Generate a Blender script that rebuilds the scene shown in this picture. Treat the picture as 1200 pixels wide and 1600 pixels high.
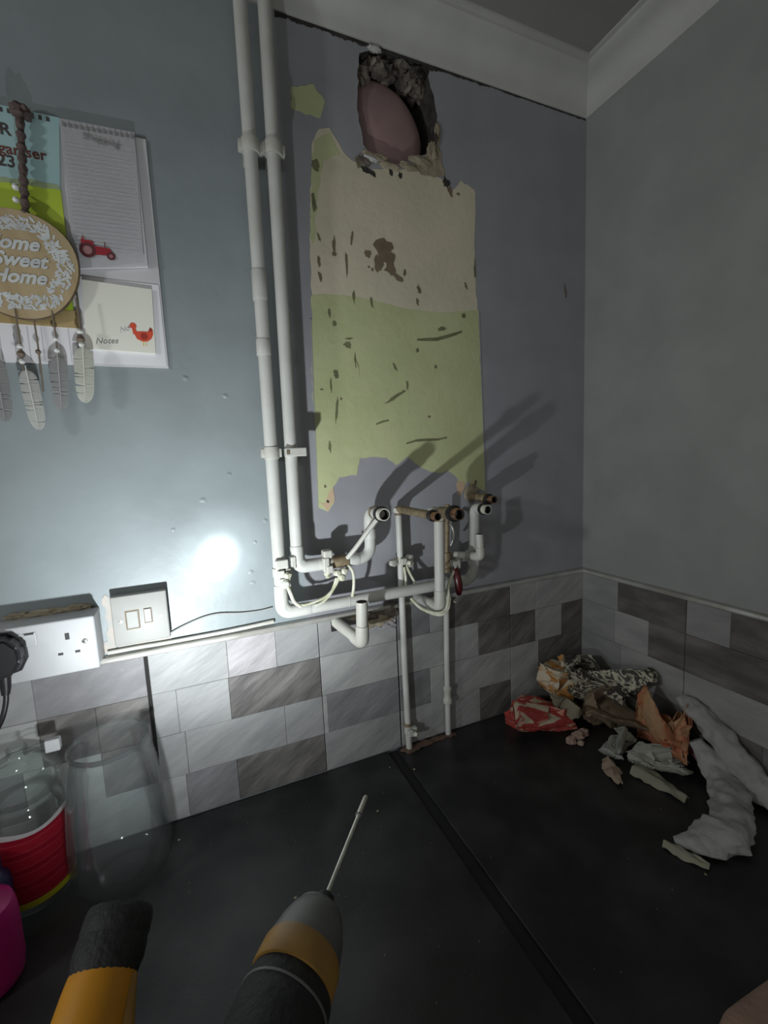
import bpy, bmesh, math, random
from mathutils import Vector, Matrix, Euler, noise
from mathutils.geometry import tessellate_polygon
random.seed(7)
for o in list(bpy.data.objects): bpy.data.objects.remove(o)
scn = bpy.context.scene
COL = scn.collection
WT = 0.9                                     # worktop height above the floor

# ------------------------------------------------------------------ camera
def setup_camera():
    yaw, pit, rol = 0.402581577, -0.120386444, -0.0455095416
    F = Vector((math.sin(yaw)*math.cos(pit), math.cos(yaw)*math.cos(pit), math.sin(pit)))
    r0 = Vector((math.cos(yaw), -math.sin(yaw), 0)); u0 = r0.cross(F)
    R = r0*math.cos(rol) + u0*math.sin(rol); U = -r0*math.sin(rol) + u0*math.cos(rol)
    cd = bpy.data.cameras.new('camera'); co = bpy.data.objects.new('camera', cd); COL.objects.link(co)
    cd.sensor_fit = 'VERTICAL'; cd.sensor_height = 36; cd.sensor_width = 27
    cd.lens = 688.277/1600*36; cd.clip_start = 0.01; cd.clip_end = 50
    m = Matrix.Identity(4)
    for i in range(3): m[i][0], m[i][1], m[i][2] = R[i], U[i], -F[i]
    m[0][3], m[1][3], m[2][3] = -0.9668472, -0.88401216, 0.67131748 + WT
    co.matrix_world = m; scn.camera = co
setup_camera()

# ------------------------------------------------------------------ world and exposure
w = bpy.data.worlds.new('night_room'); scn.world = w; w.use_nodes = True
bg = w.node_tree.nodes['Background']; bg.inputs[0].default_value = (1.0, 1.0, 0.96, 1); bg.inputs[1].default_value = 0.165
scn.view_settings.view_transform = 'Standard'; scn.view_settings.look = 'None'
scn.view_settings.gamma = 1; scn.view_settings.use_curve_mapping = False
scn.view_settings.exposure = 0.9
TORCH = ((9.5, 24.0), (20, 6.0), (34, 0.8), (92, 7.4), (160, 4.2))      # cone in degrees and watts: the torch's beam, halo and spill (lamps are made with the torch)
ad = bpy.data.lights.new('doorway_light', 'AREA'); ad.shape = 'RECTANGLE'; ad.size = 0.12; ad.size_y = 0.12; ad.energy = 2.3; ad.color = (0.95, 0.98, 1.0)
ao = bpy.data.objects.new('doorway_light', ad); COL.objects.link(ao)        # dim light from the open doorway on the left
ao.matrix_world = Matrix.Translation((-2.25, -0.75, WT+0.95)) @ Vector((1.3, 0.55, -0.15)).to_track_quat('-Z', 'Y').to_matrix().to_4x4()

# ------------------------------------------------------------------ materials
MATS = {}
def mat(name, col, rough=0.6, metal=0.0, col2=None, scale=30.0, detail=4.0, lo=0.35, hi=0.65, bump=0.0, bscale=None, stretch=None, spec=0.5, coat=0.0, seed=None):
    if name in MATS: return MATS[name]
    m = bpy.data.materials.new(name); m.use_nodes = True; nt = m.node_tree; N = nt.nodes; L = nt.links
    b = N['Principled BSDF']; b.inputs['Roughness'].default_value = rough; b.inputs['Metallic'].default_value = metal
    b.inputs['Specular IOR Level'].default_value = spec; b.inputs['Coat Weight'].default_value = coat
    b.inputs['Base Color'].default_value = (*col, 1)
    tc = N.new('ShaderNodeTexCoord'); mp = N.new('ShaderNodeMapping'); L.new(tc.outputs['Object'], mp.inputs['Vector'])
    if stretch: mp.vector_type = 'TEXTURE'; mp.inputs['Rotation'].default_value = [-a for a in stretch[1]]; mp.inputs['Scale'].default_value = [1/a for a in stretch[0]]
    if col2 is not None:
        n = N.new('ShaderNodeTexNoise'); n.inputs['Scale'].default_value = scale; n.inputs['Detail'].default_value = detail
        L.new(mp.outputs[0], n.inputs['Vector'])
        r = N.new('ShaderNodeValToRGB'); r.color_ramp.elements[0].position = lo; r.color_ramp.elements[1].position = hi
        r.color_ramp.elements[0].color = (*col, 1); r.color_ramp.elements[1].color = (*col2, 1)
        L.new(n.outputs['Fac'], r.inputs['Fac']); L.new(r.outputs['Color'], b.inputs['Base Color'])
    if bump:
        n2 = N.new('ShaderNodeTexNoise'); n2.inputs['Scale'].default_value = bscale or scale; n2.inputs['Detail'].default_value = 5
        L.new(mp.outputs[0], n2.inputs['Vector'])
        bp = N.new('ShaderNodeBump'); bp.inputs['Strength'].default_value = bump; bp.inputs['Distance'].default_value = 0.004
        L.new(n2.outputs['Fac'], bp.inputs['Height']); L.new(bp.outputs[0], b.inputs['Normal'])
    MATS[name] = m; return m

def wall_paint(name, left, right, split):
    """satin paint in two shades: the newer coat left of x = split, the older one right of it"""
    m = bpy.data.materials.new(name); m.use_nodes = True; nt = m.node_tree; N = nt.nodes; L = nt.links
    b = N['Principled BSDF']; b.inputs['Roughness'].default_value = 0.42; b.inputs['Specular IOR Level'].default_value = 0.4
    tc = N.new('ShaderNodeTexCoord'); sp = N.new('ShaderNodeSeparateXYZ'); L.new(tc.outputs['Object'], sp.inputs[0])
    n = N.new('ShaderNodeTexNoise'); n.inputs['Scale'].default_value = 5; n.inputs['Detail'].default_value = 6; L.new(tc.outputs['Object'], n.inputs['Vector'])
    ad = N.new('ShaderNodeMath'); ad.operation = 'MULTIPLY_ADD'; ad.inputs[1].default_value = 0.03; L.new(n.outputs['Fac'], ad.inputs[0]); L.new(sp.outputs['X'], ad.inputs[2])
    mr = N.new('ShaderNodeMapRange'); mr.inputs['From Min'].default_value = split; mr.inputs['From Max'].default_value = split+0.012; L.new(ad.outputs[0], mr.inputs['Value'])
    mx = N.new('ShaderNodeMix'); mx.data_type = 'RGBA'; mx.inputs['A'].default_value = (*left, 1); mx.inputs['B'].default_value = (*right, 1); L.new(mr.outputs[0], mx.inputs['Factor'])
    n2 = N.new('ShaderNodeTexNoise'); n2.inputs['Scale'].default_value = 9; n2.inputs['Detail'].default_value = 8; L.new(tc.outputs['Object'], n2.inputs['Vector'])
    mr2 = N.new('ShaderNodeMapRange'); mr2.inputs['From Min'].default_value = 0.3; mr2.inputs['From Max'].default_value = 0.7; mr2.inputs['To Min'].default_value = 0.9; mr2.inputs['To Max'].default_value = 1.06; L.new(n2.outputs['Fac'], mr2.inputs['Value'])
    hs = N.new('ShaderNodeHueSaturation'); L.new(mr2.outputs[0], hs.inputs['Value']); L.new(mx.outputs['Result'], hs.inputs['Color']); L.new(hs.outputs[0], b.inputs['Base Color'])
    n3 = N.new('ShaderNodeTexNoise'); n3.inputs['Scale'].default_value = 55; n3.inputs['Detail'].default_value = 4; L.new(tc.outputs['Object'], n3.inputs['Vector'])
    n4 = N.new('ShaderNodeTexNoise'); n4.inputs['Scale'].default_value = 8; n4.inputs['Detail'].default_value = 3; L.new(tc.outputs['Object'], n4.inputs['Vector'])
    a2 = N.new('ShaderNodeMath'); a2.operation = 'MULTIPLY_ADD'; a2.inputs[1].default_value = 3.0; L.new(n4.outputs['Fac'], a2.inputs[0]); L.new(n3.outputs['Fac'], a2.inputs[2])
    bp = N.new('ShaderNodeBump'); bp.inputs['Strength'].default_value = 0.14; bp.inputs['Distance'].default_value = 0.003
    L.new(a2.outputs[0], bp.inputs['Height']); L.new(bp.outputs[0], b.inputs['Normal'])
    MATS[name] = m; return m

def clear_plastic(name, tint=(0.97, 0.98, 0.98)):
    m = bpy.data.materials.new(name); m.use_nodes = True; nt = m.node_tree; N = nt.nodes; L = nt.links
    for n in list(N): N.remove(n)
    out = N.new('ShaderNodeOutputMaterial'); tr = N.new('ShaderNodeBsdfTransparent'); tr.inputs[0].default_value = (*tint, 1)
    gl = N.new('ShaderNodeBsdfGlossy'); gl.inputs['Roughness'].default_value = 0.08
    df = N.new('ShaderNodeBsdfDiffuse'); df.inputs[0].default_value = (0.5, 0.52, 0.52, 1)
    fr = N.new('ShaderNodeFresnel'); fr.inputs[0].default_value = 1.35
    nz = N.new('ShaderNodeTexNoise'); nz.inputs['Scale'].default_value = 9; bp = N.new('ShaderNodeBump'); bp.inputs['Strength'].default_value = 0.35; bp.inputs['Distance'].default_value = 0.01
    tc = N.new('ShaderNodeTexCoord'); L.new(tc.outputs['Object'], nz.inputs['Vector']); L.new(nz.outputs['Fac'], bp.inputs['Height'])
    L.new(bp.outputs[0], gl.inputs['Normal']); L.new(bp.outputs[0], fr.inputs['Normal'])
    m1 = N.new('ShaderNodeMixShader'); m1.inputs[0].default_value = 0.028; L.new(tr.outputs[0], m1.inputs[1]); L.new(df.outputs[0], m1.inputs[2])
    ml = N.new('ShaderNodeMath'); ml.operation = 'MULTIPLY'; ml.inputs[1].default_value = 0.4; L.new(fr.outputs[0], ml.inputs[0])
    m2 = N.new('ShaderNodeMixShader'); L.new(ml.outputs[0], m2.inputs[0]); L.new(m1.outputs[0], m2.inputs[1]); L.new(gl.outputs[0], m2.inputs[2])
    L.new(m2.outputs[0], out.inputs[0]); MATS[name] = m; return m

def print_mat(name, stops, scale=40, kind='NOISE', rough=0.7, dist=0.0, detail=3, bump=0.3, coords='UV'):
    """paper printed in bands of colour over a noise or voronoi field"""
    m = bpy.data.materials.new(name); m.use_nodes = True; nt = m.node_tree; N = nt.nodes; L = nt.links
    b = N['Principled BSDF']; b.inputs['Roughness'].default_value = rough
    tc = N.new('ShaderNodeTexCoord')
    if kind == 'VORONOI':
        t = N.new('ShaderNodeTexVoronoi'); t.inputs['Scale'].default_value = scale; o = t.outputs['Distance']
    elif kind == 'WAVE':
        t = N.new('ShaderNodeTexWave'); t.inputs['Scale'].default_value = scale; t.bands_direction = 'Z'; t.inputs['Distortion'].default_value = dist; t.inputs['Detail'].default_value = detail; o = t.outputs['Fac']
    else:
        t = N.new('ShaderNodeTexNoise'); t.inputs['Scale'].default_value = scale; t.inputs['Detail'].default_value = detail; t.inputs['Distortion'].default_value = dist; o = t.outputs['Fac']
    L.new(tc.outputs[coords], t.inputs['Vector'])
    r = N.new('ShaderNodeValToRGB'); e = r.color_ramp.elements
    e[0].position, e[0].color = stops[0][0], (*stops[0][1], 1); e[1].position, e[1].color = stops[-1][0], (*stops[-1][1], 1)
    for p, c in stops[1:-1]: x = e.new(p); x.color = (*c, 1)
    L.new(o, r.inputs['Fac']); L.new(r.outputs[0], b.inputs['Base Color'])
    n2 = N.new('ShaderNodeTexNoise'); n2.inputs['Scale'].default_value = 90; L.new(tc.outputs['Object'], n2.inputs['Vector'])
    bp = N.new('ShaderNodeBump'); bp.inputs['Strength'].default_value = bump; bp.inputs['Distance'].default_value = 0.004
    L.new(n2.outputs['Fac'], bp.inputs['Height']); L.new(bp.outputs[0], b.inputs['Normal'])
    MATS[name] = m; return m

M_wallA = wall_paint('paint_back', (0.245, 0.276, 0.284), (0.295, 0.296, 0.318), -0.765)
M_wallB = wall_paint('paint_right', (0.315, 0.322, 0.318), (0.315, 0.322, 0.318), -9)
M_ceil = mat('ceiling_paint', (0.27, 0.27, 0.255), 0.8, col2=(0.30, 0.30, 0.285), scale=6, bump=0.1, bscale=60)
M_corn = mat('cornice_paint', (0.46, 0.46, 0.435), 0.75, col2=(0.52, 0.52, 0.49), scale=9, bump=0.1, bscale=70)
M_floor = mat('floor_vinyl', (0.10, 0.09, 0.08), 0.6, col2=(0.14, 0.12, 0.10), scale=12)
M_top = mat('worktop_laminate', (0.013, 0.013, 0.0135), 0.42, col2=(0.044, 0.044, 0.044), scale=9, detail=10, lo=0.42, hi=0.78, bump=0.12, bscale=240)
M_seam = mat('worktop_joint', (0.006, 0.006, 0.006), 0.7)
M_pipe = mat('cream_gloss', (0.52, 0.52, 0.475), 0.45, spec=0.35, col2=(0.45, 0.44, 0.39), scale=18, detail=6, bump=0.15, bscale=90)
M_pipe_w = mat('cream_gloss_pipe', (0.54, 0.54, 0.51), 0.45, spec=0.35, col2=(0.47, 0.465, 0.43), scale=14, detail=6, bump=0.12, bscale=80)
M_copper = mat('aged_copper', (0.50, 0.27, 0.17), 0.38, 0.9, col2=(0.22, 0.14, 0.09), scale=80, bump=0.1)
M_brown = mat('bare_grubby_pipe', (0.16, 0.12, 0.07), 0.6, 0.2, col2=(0.27, 0.21, 0.13), scale=60)
M_black = mat('black_gasket', (0.012, 0.011, 0.011), 0.5)
M_bore = mat('pipe_bore', (0.010, 0.008, 0.007), 0.9)
M_ring = mat('pale_olive_ring', (0.66, 0.65, 0.58), 0.4, col2=(0.5, 0.48, 0.4), scale=60)
M_red = mat('dark_red_lever', (0.085, 0.008, 0.010), 0.28, col2=(0.06, 0.008, 0.01), scale=40)
M_wire = mat('painted_wire', (0.62, 0.61, 0.52), 0.5, col2=(0.45, 0.46, 0.30), scale=50)
M_block = {
 'W': mat('tile_white', (0.245, 0.245, 0.245), 0.5, col2=(0.305, 0.303, 0.30), scale=9, detail=7, bump=0.45, bscale=26, spec=0.28, stretch=((1, 1, 3.2), (0, 0.5, 0))),
 'L': mat('tile_light', (0.29, 0.29, 0.285), 0.5, col2=(0.37, 0.37, 0.36), scale=9, detail=7, bump=0.45, bscale=26, spec=0.28, stretch=((1, 1, 3.2), (0, 0.5, 0))),
 'P': mat('tile_lilac', (0.29, 0.275, 0.28), 0.5, col2=(0.37, 0.35, 0.36), scale=14, detail=8, bump=0.6, bscale=34, spec=0.28, stretch=((1, 1, 3.2), (0, 0.5, 0))),
 'G': mat('tile_grey', (0.16, 0.155, 0.16), 0.5, col2=(0.22, 0.215, 0.22), scale=10, detail=8, bump=0.5, bscale=28, spec=0.28, stretch=((1, 1, 3.2), (0, 0.5, 0))),
 'D': mat('tile_taupe', (0.105, 0.098, 0.094), 0.5, col2=(0.21, 0.195, 0.185), scale=10, detail=9, lo=0.42, hi=0.75, bump=0.6, bscale=28, spec=0.28, stretch=((1, 1, 3.6), (0, 0.6, 0)))}
M_slab = mat('tile_body', (0.30, 0.30, 0.295), 0.6)
M_trim = mat('tile_trim', (0.55, 0.55, 0.52), 0.25, 0.5, col2=(0.42, 0.40, 0.36), scale=20)
M_grout = mat('dark_gap', (0.015, 0.014, 0.013), 0.9)
M_wplast = mat('white_plastic', (0.42, 0.42, 0.43), 0.45, spec=0.3, col2=(0.38, 0.38, 0.385), scale=12)
M_wplast2 = mat('yellowed_plastic', (0.30, 0.30, 0.285), 0.5, spec=0.25, col2=(0.27, 0.267, 0.25), scale=14)
M_slot = mat('socket_slot', (0.02, 0.02, 0.02), 0.6)
M_screw = mat('screw_steel', (0.45, 0.44, 0.42), 0.35, 0.9)
M_blackp = mat('black_plastic', (0.012, 0.012, 0.013), 0.4)
M_beige = mat('bare_plaster_beige', (0.60, 0.535, 0.41), 0.8, col2=(0.53, 0.49, 0.36), scale=9, detail=6, bump=0.25, bscale=60)
M_green = mat('old_green_paint', (0.42, 0.45, 0.235), 0.75, col2=(0.48, 0.50, 0.28), scale=8, detail=6, bump=0.25, bscale=50)
M_peach = mat('old_peach_plaster', (0.55, 0.36, 0.25), 0.85, col2=(0.46, 0.38, 0.24), scale=30)
M_scuff = mat('brown_scuff', (0.14, 0.105, 0.07), 0.85, col2=(0.19, 0.15, 0.10), scale=40)
M_scuffg = mat('dark_green_scuff', (0.12, 0.125, 0.06), 0.85, col2=(0.18, 0.18, 0.09), scale=40)
M_rubble = mat('broken_masonry', (0.035, 0.029, 0.025), 0.95, col2=(0.20, 0.17, 0.14), scale=38, detail=8, bump=0.9, bscale=90)
M_mort = mat('mortar_edge', (0.36, 0.31, 0.22), 0.9, col2=(0.24, 0.2, 0.14), scale=45, detail=6, bump=0.6, bscale=80)
M_pink = mat('pink_plug', (0.33, 0.215, 0.205), 0.42, col2=(0.25, 0.165, 0.165), scale=11, detail=5, bump=0.25, bscale=18)
M_soot_dark = mat('soot_and_hole_dark', (0.02, 0.018, 0.016), 0.95, col2=(0.05, 0.045, 0.04), scale=70)

# ------------------------------------------------------------------ mesh helpers (coordinates in mm: x, distance off the back wall, height over the worktop)
def W(x, off, z): return Vector((x/1000, -off/1000, WT + z/1000))
def obj(name, bm, m, parent=None, smooth=False, kind=None, label=None):
    bmesh.ops.recalc_face_normals(bm, faces=bm.faces)
    me = bpy.data.meshes.new(name); bm.to_mesh(me); bm.free()
    for x in (m if isinstance(m, (list, tuple)) else [m]): me.materials.append(x)
    if smooth:
        for p in me.polygons: p.use_smooth = True
        try: me.set_sharp_from_angle(angle=math.radians(38))
        except Exception: pass
    o = bpy.data.objects.new(name, me); COL.objects.link(o)
    if parent is not None:
        o.parent = parent; base = parent
        mw = Matrix.Identity(4)
        while base is not None:
            if base.type == 'EMPTY': mw = Matrix.Translation(base.location)
            base = base.parent
        if parent.type == 'EMPTY': o.matrix_parent_inverse = Matrix.Translation(-parent.location)
    if kind: o['kind'] = kind
    if label: o['label'] = label
    return o
def tag(o, label, cat, group=None):
    o['label'] = label; o['category'] = cat
    if group: o['group'] = group
    return o
def thing(name, label, cat, loc, group=None):
    o = bpy.data.objects.new(name, None); COL.objects.link(o); o.location = loc; o.empty_display_size = 0.05
    return tag(o, label, cat, group)
def box(bm, p0, p1, bev=0.0, seg=2):
    c = [(a+b)/2 for a, b in zip(p0, p1)]; s = [abs(b-a) for a, b in zip(p0, p1)]
    g = bmesh.ops.create_cube(bm, size=1.0, matrix=Matrix.Translation(c) @ Matrix.Diagonal((*s, 1)))
    if bev:
        ed = list({e for v in g['verts'] for e in v.link_edges})
        bmesh.ops.bevel(bm, geom=ed, offset=bev, segments=seg, affect='EDGES', profile=0.5)
    return bm
def wbox(bm, x0, x1, o0, o1, z0, z1, bev=0.0, seg=2):           # box given in wall millimetres
    return box(bm, W(x0, o0, z0), W(x1, o1, z1), bev/1000, seg)
def frame_at(t, prev=None):
    t = t.normalized()
    if prev is None:
        a = Vector((0, 0, 1)) if abs(t.z) < 0.9 else Vector((1, 0, 0))
        n = (a - t*a.dot(t)).normalized()
    else: n = (prev - t*prev.dot(t)).normalized()
    return n, t.cross(n)
def sweep(bm, pts, rad, seg=16, caps=True, mi=0):
    """tube along pts; rad a number or one per point; caps closes the ends"""
    rings = []; n = None; N = len(pts)
    for i, p in enumerate(pts):
        t = (pts[min(i+1, N-1)] - pts[max(i-1, 0)])
        n, b = frame_at(t, n); r = rad[i] if isinstance(rad, (list, tuple)) else rad
        rings.append([bm.verts.new(p + (n*math.cos(a)+b*math.sin(a))*r) for a in [2*math.pi*k/seg for k in range(seg)]])
    for i in range(N-1):
        for k in range(seg):
            f = bm.faces.new((rings[i][k], rings[i][(k+1) % seg], rings[i+1][(k+1) % seg], rings[i+1][k])); f.material_index = mi
    if caps:
        for r in (rings[0], rings[-1][::-1]):
            f = bm.faces.new(r[::-1]); f.material_index = mi
    return rings
def bent(pts, rad=0.025, n=7):
    """polyline with its corners rounded"""
    out = [pts[0]]
    for i in range(1, len(pts)-1):
        a, p, b = pts[i-1], pts[i], pts[i+1]
        d1 = (a-p); d2 = (b-p); r = min(rad, d1.length*0.45, d2.length*0.45)
        A = p + d1.normalized()*r; B = p + d2.normalized()*r
        for k in range(n+1):
            t = k/n; out.append(A*(1-t)**2 + p*2*t*(1-t) + B*t*t)
    out.append(pts[-1]); return out
def curve_pts(ctrl, n=10):
    """Catmull-Rom through ctrl"""
    P = [ctrl[0]*2-ctrl[1]] + list(ctrl) + [ctrl[-1]*2-ctrl[-2]]; out = []
    for i in range(1, len(P)-2):
        for k in range(n):
            t = k/n; a, b, c, d = P[i-1], P[i], P[i+1], P[i+2]
            out.append(0.5*((2*b)+(c-a)*t+(2*a-5*b+4*c-d)*t*t+(3*b-a-3*c+d)*t**3))
    out.append(ctrl[-1]); return out
def lathe(bm, prof, origin, axis, seg=28, mi=0):
    """profile [(radius, distance along axis)] turned round axis from origin"""
    n, b = frame_at(axis); ax = axis.normalized(); rings = []
    for r, h in prof:
        if r < 1e-6: rings.append([bm.verts.new(origin+ax*h)])
        else: rings.append([bm.verts.new(origin+ax*h+(n*math.cos(a)+b*math.sin(a))*r) for a in [2*math.pi*k/seg for k in range(seg)]])
    for i in range(len(rings)-1):
        A, B = rings[i], rings[i+1]
        for k in range(seg):
            k2 = (k+1) % seg
            if len(A) == 1 and len(B) == 1: continue
            if len(A) == 1: f = bm.faces.new((A[0], B[k], B[k2]))
            elif len(B) == 1: f = bm.faces.new((A[k], B[0], A[k2]))
            else: f = bm.faces.new((A[k], B[k], B[k2], A[k2]))
            f.material_index = mi
def prism(bm, outline, o0, o1, mi=0):
    """flat outline [(x, z)] in wall mm, from o0 to o1 off the wall"""
    A = [bm.verts.new(W(x, o0, z)) for x, z in outline]; B = [bm.verts.new(W(x, o1, z)) for x, z in outline]; n = len(A)
    fs = [bm.faces.new((A[i], B[i], B[(i+1) % n], A[(i+1) % n])) for i in range(n)]
    if n > 4:
        for tri in tessellate_polygon([[Vector((x, z, 0)) for x, z in outline]]):
            a, b, c = tri
            try: fs += [bm.faces.new((A[a], A[b], A[c])), bm.faces.new((B[c], B[b], B[a]))]
            except ValueError: pass
    else: fs += [bm.faces.new(A), bm.faces.new(B[::-1])]
    for f in fs: f.material_index = mi
def plate(name, outline, o0, o1, m, parent=None, kind=None, label=None):
    bm = bmesh.new(); prism(bm, outline, o0, o1)
    return obj(name, bm, m, parent, kind=kind, label=label)
def ragged(outline, amp=3, step=12, seed=0):
    rnd = random.Random(seed); out = []
    n = len(outline)
    for i in range(n):
        (x0, z0), (x1, z1) = outline[i], outline[(i+1) % n]; L = math.hypot(x1-x0, z1-z0); k = max(1, int(L/step))
        for j in range(k):
            t = j/k; a = amp if j else amp*0.3
            out.append((x0+(x1-x0)*t+rnd.uniform(-a, a), z0+(z1-z0)*t+rnd.uniform(-a, a)))
    return out
def text(name, s, size, x, off, z, m, parent, shear=0.0, align='CENTER', rot=0.0, weight=0.0):
    cu = bpy.data.curves.new(name, 'FONT'); cu.body = s; cu.size = size/1000; cu.align_x = align; cu.shear = shear; cu.extrude = 0.0002; cu.offset = weight/1000; cu.resolution_u = 4
    t = bpy.data.objects.new(name, cu); COL.objects.link(t)
    t.matrix_world = Matrix.Translation(W(x, off, z)) @ Matrix.Rotation(rot, 4, 'Y') @ Matrix.Rotation(math.pi/2, 4, 'X')
    dg = bpy.context.evaluated_depsgraph_get(); dg.update()
    me = bpy.data.meshes.new_from_object(t.evaluated_get(dg)); me.transform(t.matrix_world)
    bpy.data.objects.remove(t); bpy.data.curves.remove(cu)
    bm = bmesh.new(); bm.from_mesh(me); bpy.data.meshes.remove(me)
    return obj(name, bm, m, parent)

# ------------------------------------------------------------------ the room
HOLE = [(-598, 1455), (-603, 1425), (-606, 1394), (-609, 1354), (-604, 1325), (-599, 1292), (-587, 1280), (-571, 1268), (-545, 1268), (-519, 1273), (-488, 1287), (-458, 1304), (-436, 1328), (-428, 1350), (-425, 1366), (-430, 1396), (-438, 1430), (-446, 1456), (-440, 1472), (-478, 1474), (-519, 1473), (-569, 1474)]
def wall_back():
    bm = bmesh.new(); H = ragged(HOLE, 2.5, 9, 3)
    rect = [(-2300, -900), (0, -900), (0, 1550), (-2300, 1550)]
    def loop(pts, off): 
        v = [bm.verts.new(W(x, off, z)) for x, z in pts]; return v, [bm.edges.new((v[i], v[(i+1) % len(v)])) for i in range(len(v))]
    v1, e1 = loop(rect, 0); v2, e2 = loop(H, 0)
    bmesh.ops.triangle_fill(bm, edges=e1+e2, use_beauty=True, normal=(0, -1, 0))
    v3 = [bm.verts.new(W(x*0.94-540*0.06, -95, z*0.94+1370*0.06)) for x, z in H]; n = len(H)
    for i in range(n):
        f = bm.faces.new((v2[i], v2[(i+1) % n], v3[(i+1) % n], v3[i])); f.material_index = 1
    f = bm.faces.new(v3); f.material_index = 2
    v4 = [bm.verts.new(W(x, -120, z)) for x, z in rect]
    for i in range(4): bm.faces.new((v1[i], v4[i], v4[(i+1) % 4], v1[(i+1) % 4]))
    bm.faces.new(v4)
    o = obj('wall_back', bm, [M_wallA, M_soot_dark, M_soot_dark]); o['kind'] = 'structure'  # hole sides and back coloured near-black so the gap reads dark
    o['label'] = 'blue-grey painted wall with a bare patch where the boiler hung'; o['category'] = 'wall'
    return o
WALL = wall_back()
bm = bmesh.new(); box(bm, (0, -2.4, 0), (0.1, 0.12, WT+1.55)); WALLR = obj('wall_right', bm, M_wallB)
WALLR['kind'] = 'structure'; WALLR['label'] = 'plain grey painted wall meeting the corner on the right'; WALLR['category'] = 'wall'
bm = bmesh.new(); box(bm, (-2.3, -2.4, WT+1.55), (0.1, 0.12, WT+1.62)); o = obj('ceiling', bm, M_ceil); o['kind'] = 'structure'; o['label'] = 'dim grey ceiling above the cornice'; o['category'] = 'ceiling'
bm = bmesh.new(); box(bm, (-2.3, -2.4, -0.05), (0.1, 0.12, 0)); o = obj('floor', bm, M_floor); o['kind'] = 'structure'; o['label'] = 'dark kitchen floor below the worktop'; o['category'] = 'floor'

def cornice(name, along_x, label):
    prof = [(0, 1478), (4, 1478), (6, 1486)] + [(6+50*(1-math.cos(t)), 1486+46*math.sin(t)) for t in [i/8*math.pi/2 for i in range(1, 8)]] + [(58, 1536), (62, 1538), (62, 1545), (72, 1546), (72, 1550), (0, 1550)]
    bm = bmesh.new()
    ends = (-2300, 0) if along_x else (2400, 0)
    A, B = [], []
    for d, z in prof:
        if along_x: A.append(bm.verts.new(W(-2300, d, z))); B.append(bm.verts.new(W(-d, d, z)))
        else: A.append(bm.verts.new(W(-d, 2400, z))); B.append(bm.verts.new(W(-d, d, z)))
    n = len(A)
    for i in range(n): bm.faces.new((A[i], A[(i+1) % n], B[(i+1) % n], B[i]))
    bm.faces.new(A)
    o = obj(name, bm, M_corn, smooth=True); o['kind'] = 'structure'; o['label'] = label; o['category'] = 'cornice'
cornice('trim_1', True, 'white plaster cornice along the top of the back wall')
cornice('trim_2', False, 'white plaster cornice along the top of the right wall')
# sooty, broken line under the cornice
bm = bmesh.new(); rnd = random.Random(5)
up = []; dn = []
for i in range(190):
    x = -760+i*4; a = 1.0 if x < -420 else (0.55 if x < -300 else 0.3)
    up.append((x, 1479.5)); dn.append((x, 1477-a*(5+7*noise.noise(Vector((x*.02, 1, 2)))+6*noise.noise(Vector((x*.09, 5, 2)))+rnd.uniform(0, 2.5))))
prism(bm, up+dn[::-1], 0.2, 1.0); bmesh.ops.triangulate(bm, faces=[f for f in bm.faces if len(f.verts) > 4]); obj('soot_line', bm, M_soot_dark, WALL)

# hole fittings: plug, rubble and mortar lips, parts of the wall
bm = bmesh.new(); bmesh.ops.create_uvsphere(bm, u_segments=36, v_segments=24, radius=1)
for v in bm.verts:
    d = v.co.copy(); k = 1+0.05*noise.noise(d*1.7+Vector((3, 1, 2)))
    v.co = W(-536+d.x*82*k - 14*d.z, -34-d.y*26*k, 1350+d.z*92*k)
obj('flue_plug', bm, M_pink, WALL, smooth=True, label='dull pink rounded plug filling the flue hole')
def lump_bm(bm, c, s, seed, sub=2, amp=0.35, freq=1.6):
    g = bmesh.ops.create_icosphere(bm, subdivisions=sub, radius=1)
    for v in g['verts']:
        d = v.co.normalized(); k = 1+amp*(noise.noise(d*freq+Vector((seed*3.1, seed*1.7, seed)))*1.4)
        v.co = Vector(c)+Vector((d.x*s[0], d.y*s[1], d.z*s[2]))*k
rnd = random.Random(11)
for i, (x, z) in enumerate([(-588, 1440), (-566, 1458), (-540, 1448), (-512, 1460), (-486, 1448), (-462, 1458), (-592, 1424), (-548, 1462), (-500, 1466), (-476, 1464), (-455, 1446)]):
    bm = bmesh.new(); lump_bm(bm, W(x, -30+rnd.uniform(-8, 10), z), (0.020, 0.022, 0.016), i+2, 3, 0.5, 2.2); obj('broken_brick', bm, M_rubble, WALL, smooth=True)
for i, (x, o_, z, sx, sz, m_) in enumerate([(-575, 0, 1274, .024, .009, M_mort), (-600, 0, 1262, .016, .010, M_rubble), (-545, 1, 1264, .024, .006, M_mort), (-470, 0, 1288, .026, .010, M_mort), (-440, 0, 1312, .012, .022, M_mort), (-428, 0, 1350, .006, .022, M_mort), (-500, 0, 1271, .02, .007, M_mort), (-585, 2, 1268, .018, .005, M_corn), (-567, 2, 1470, .014, .005, M_corn), (-433, 1, 1338, .004, .012, M_soot_dark)]):
    bm = bmesh.new(); lump_bm(bm, W(x, o_, z), (sx, 0.006, sz), i+20, 3, 0.4, 2.0); obj('mortar_crumb', bm, m_, WALL, smooth=True)
plate('bare_mortar', ragged([(-456, 1306), (-430, 1330), (-420, 1310), (-414, 1270), (-440, 1262), (-500, 1266)], 3, 9, 4), 0.1, 1.3, M_mort, WALL)

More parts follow.
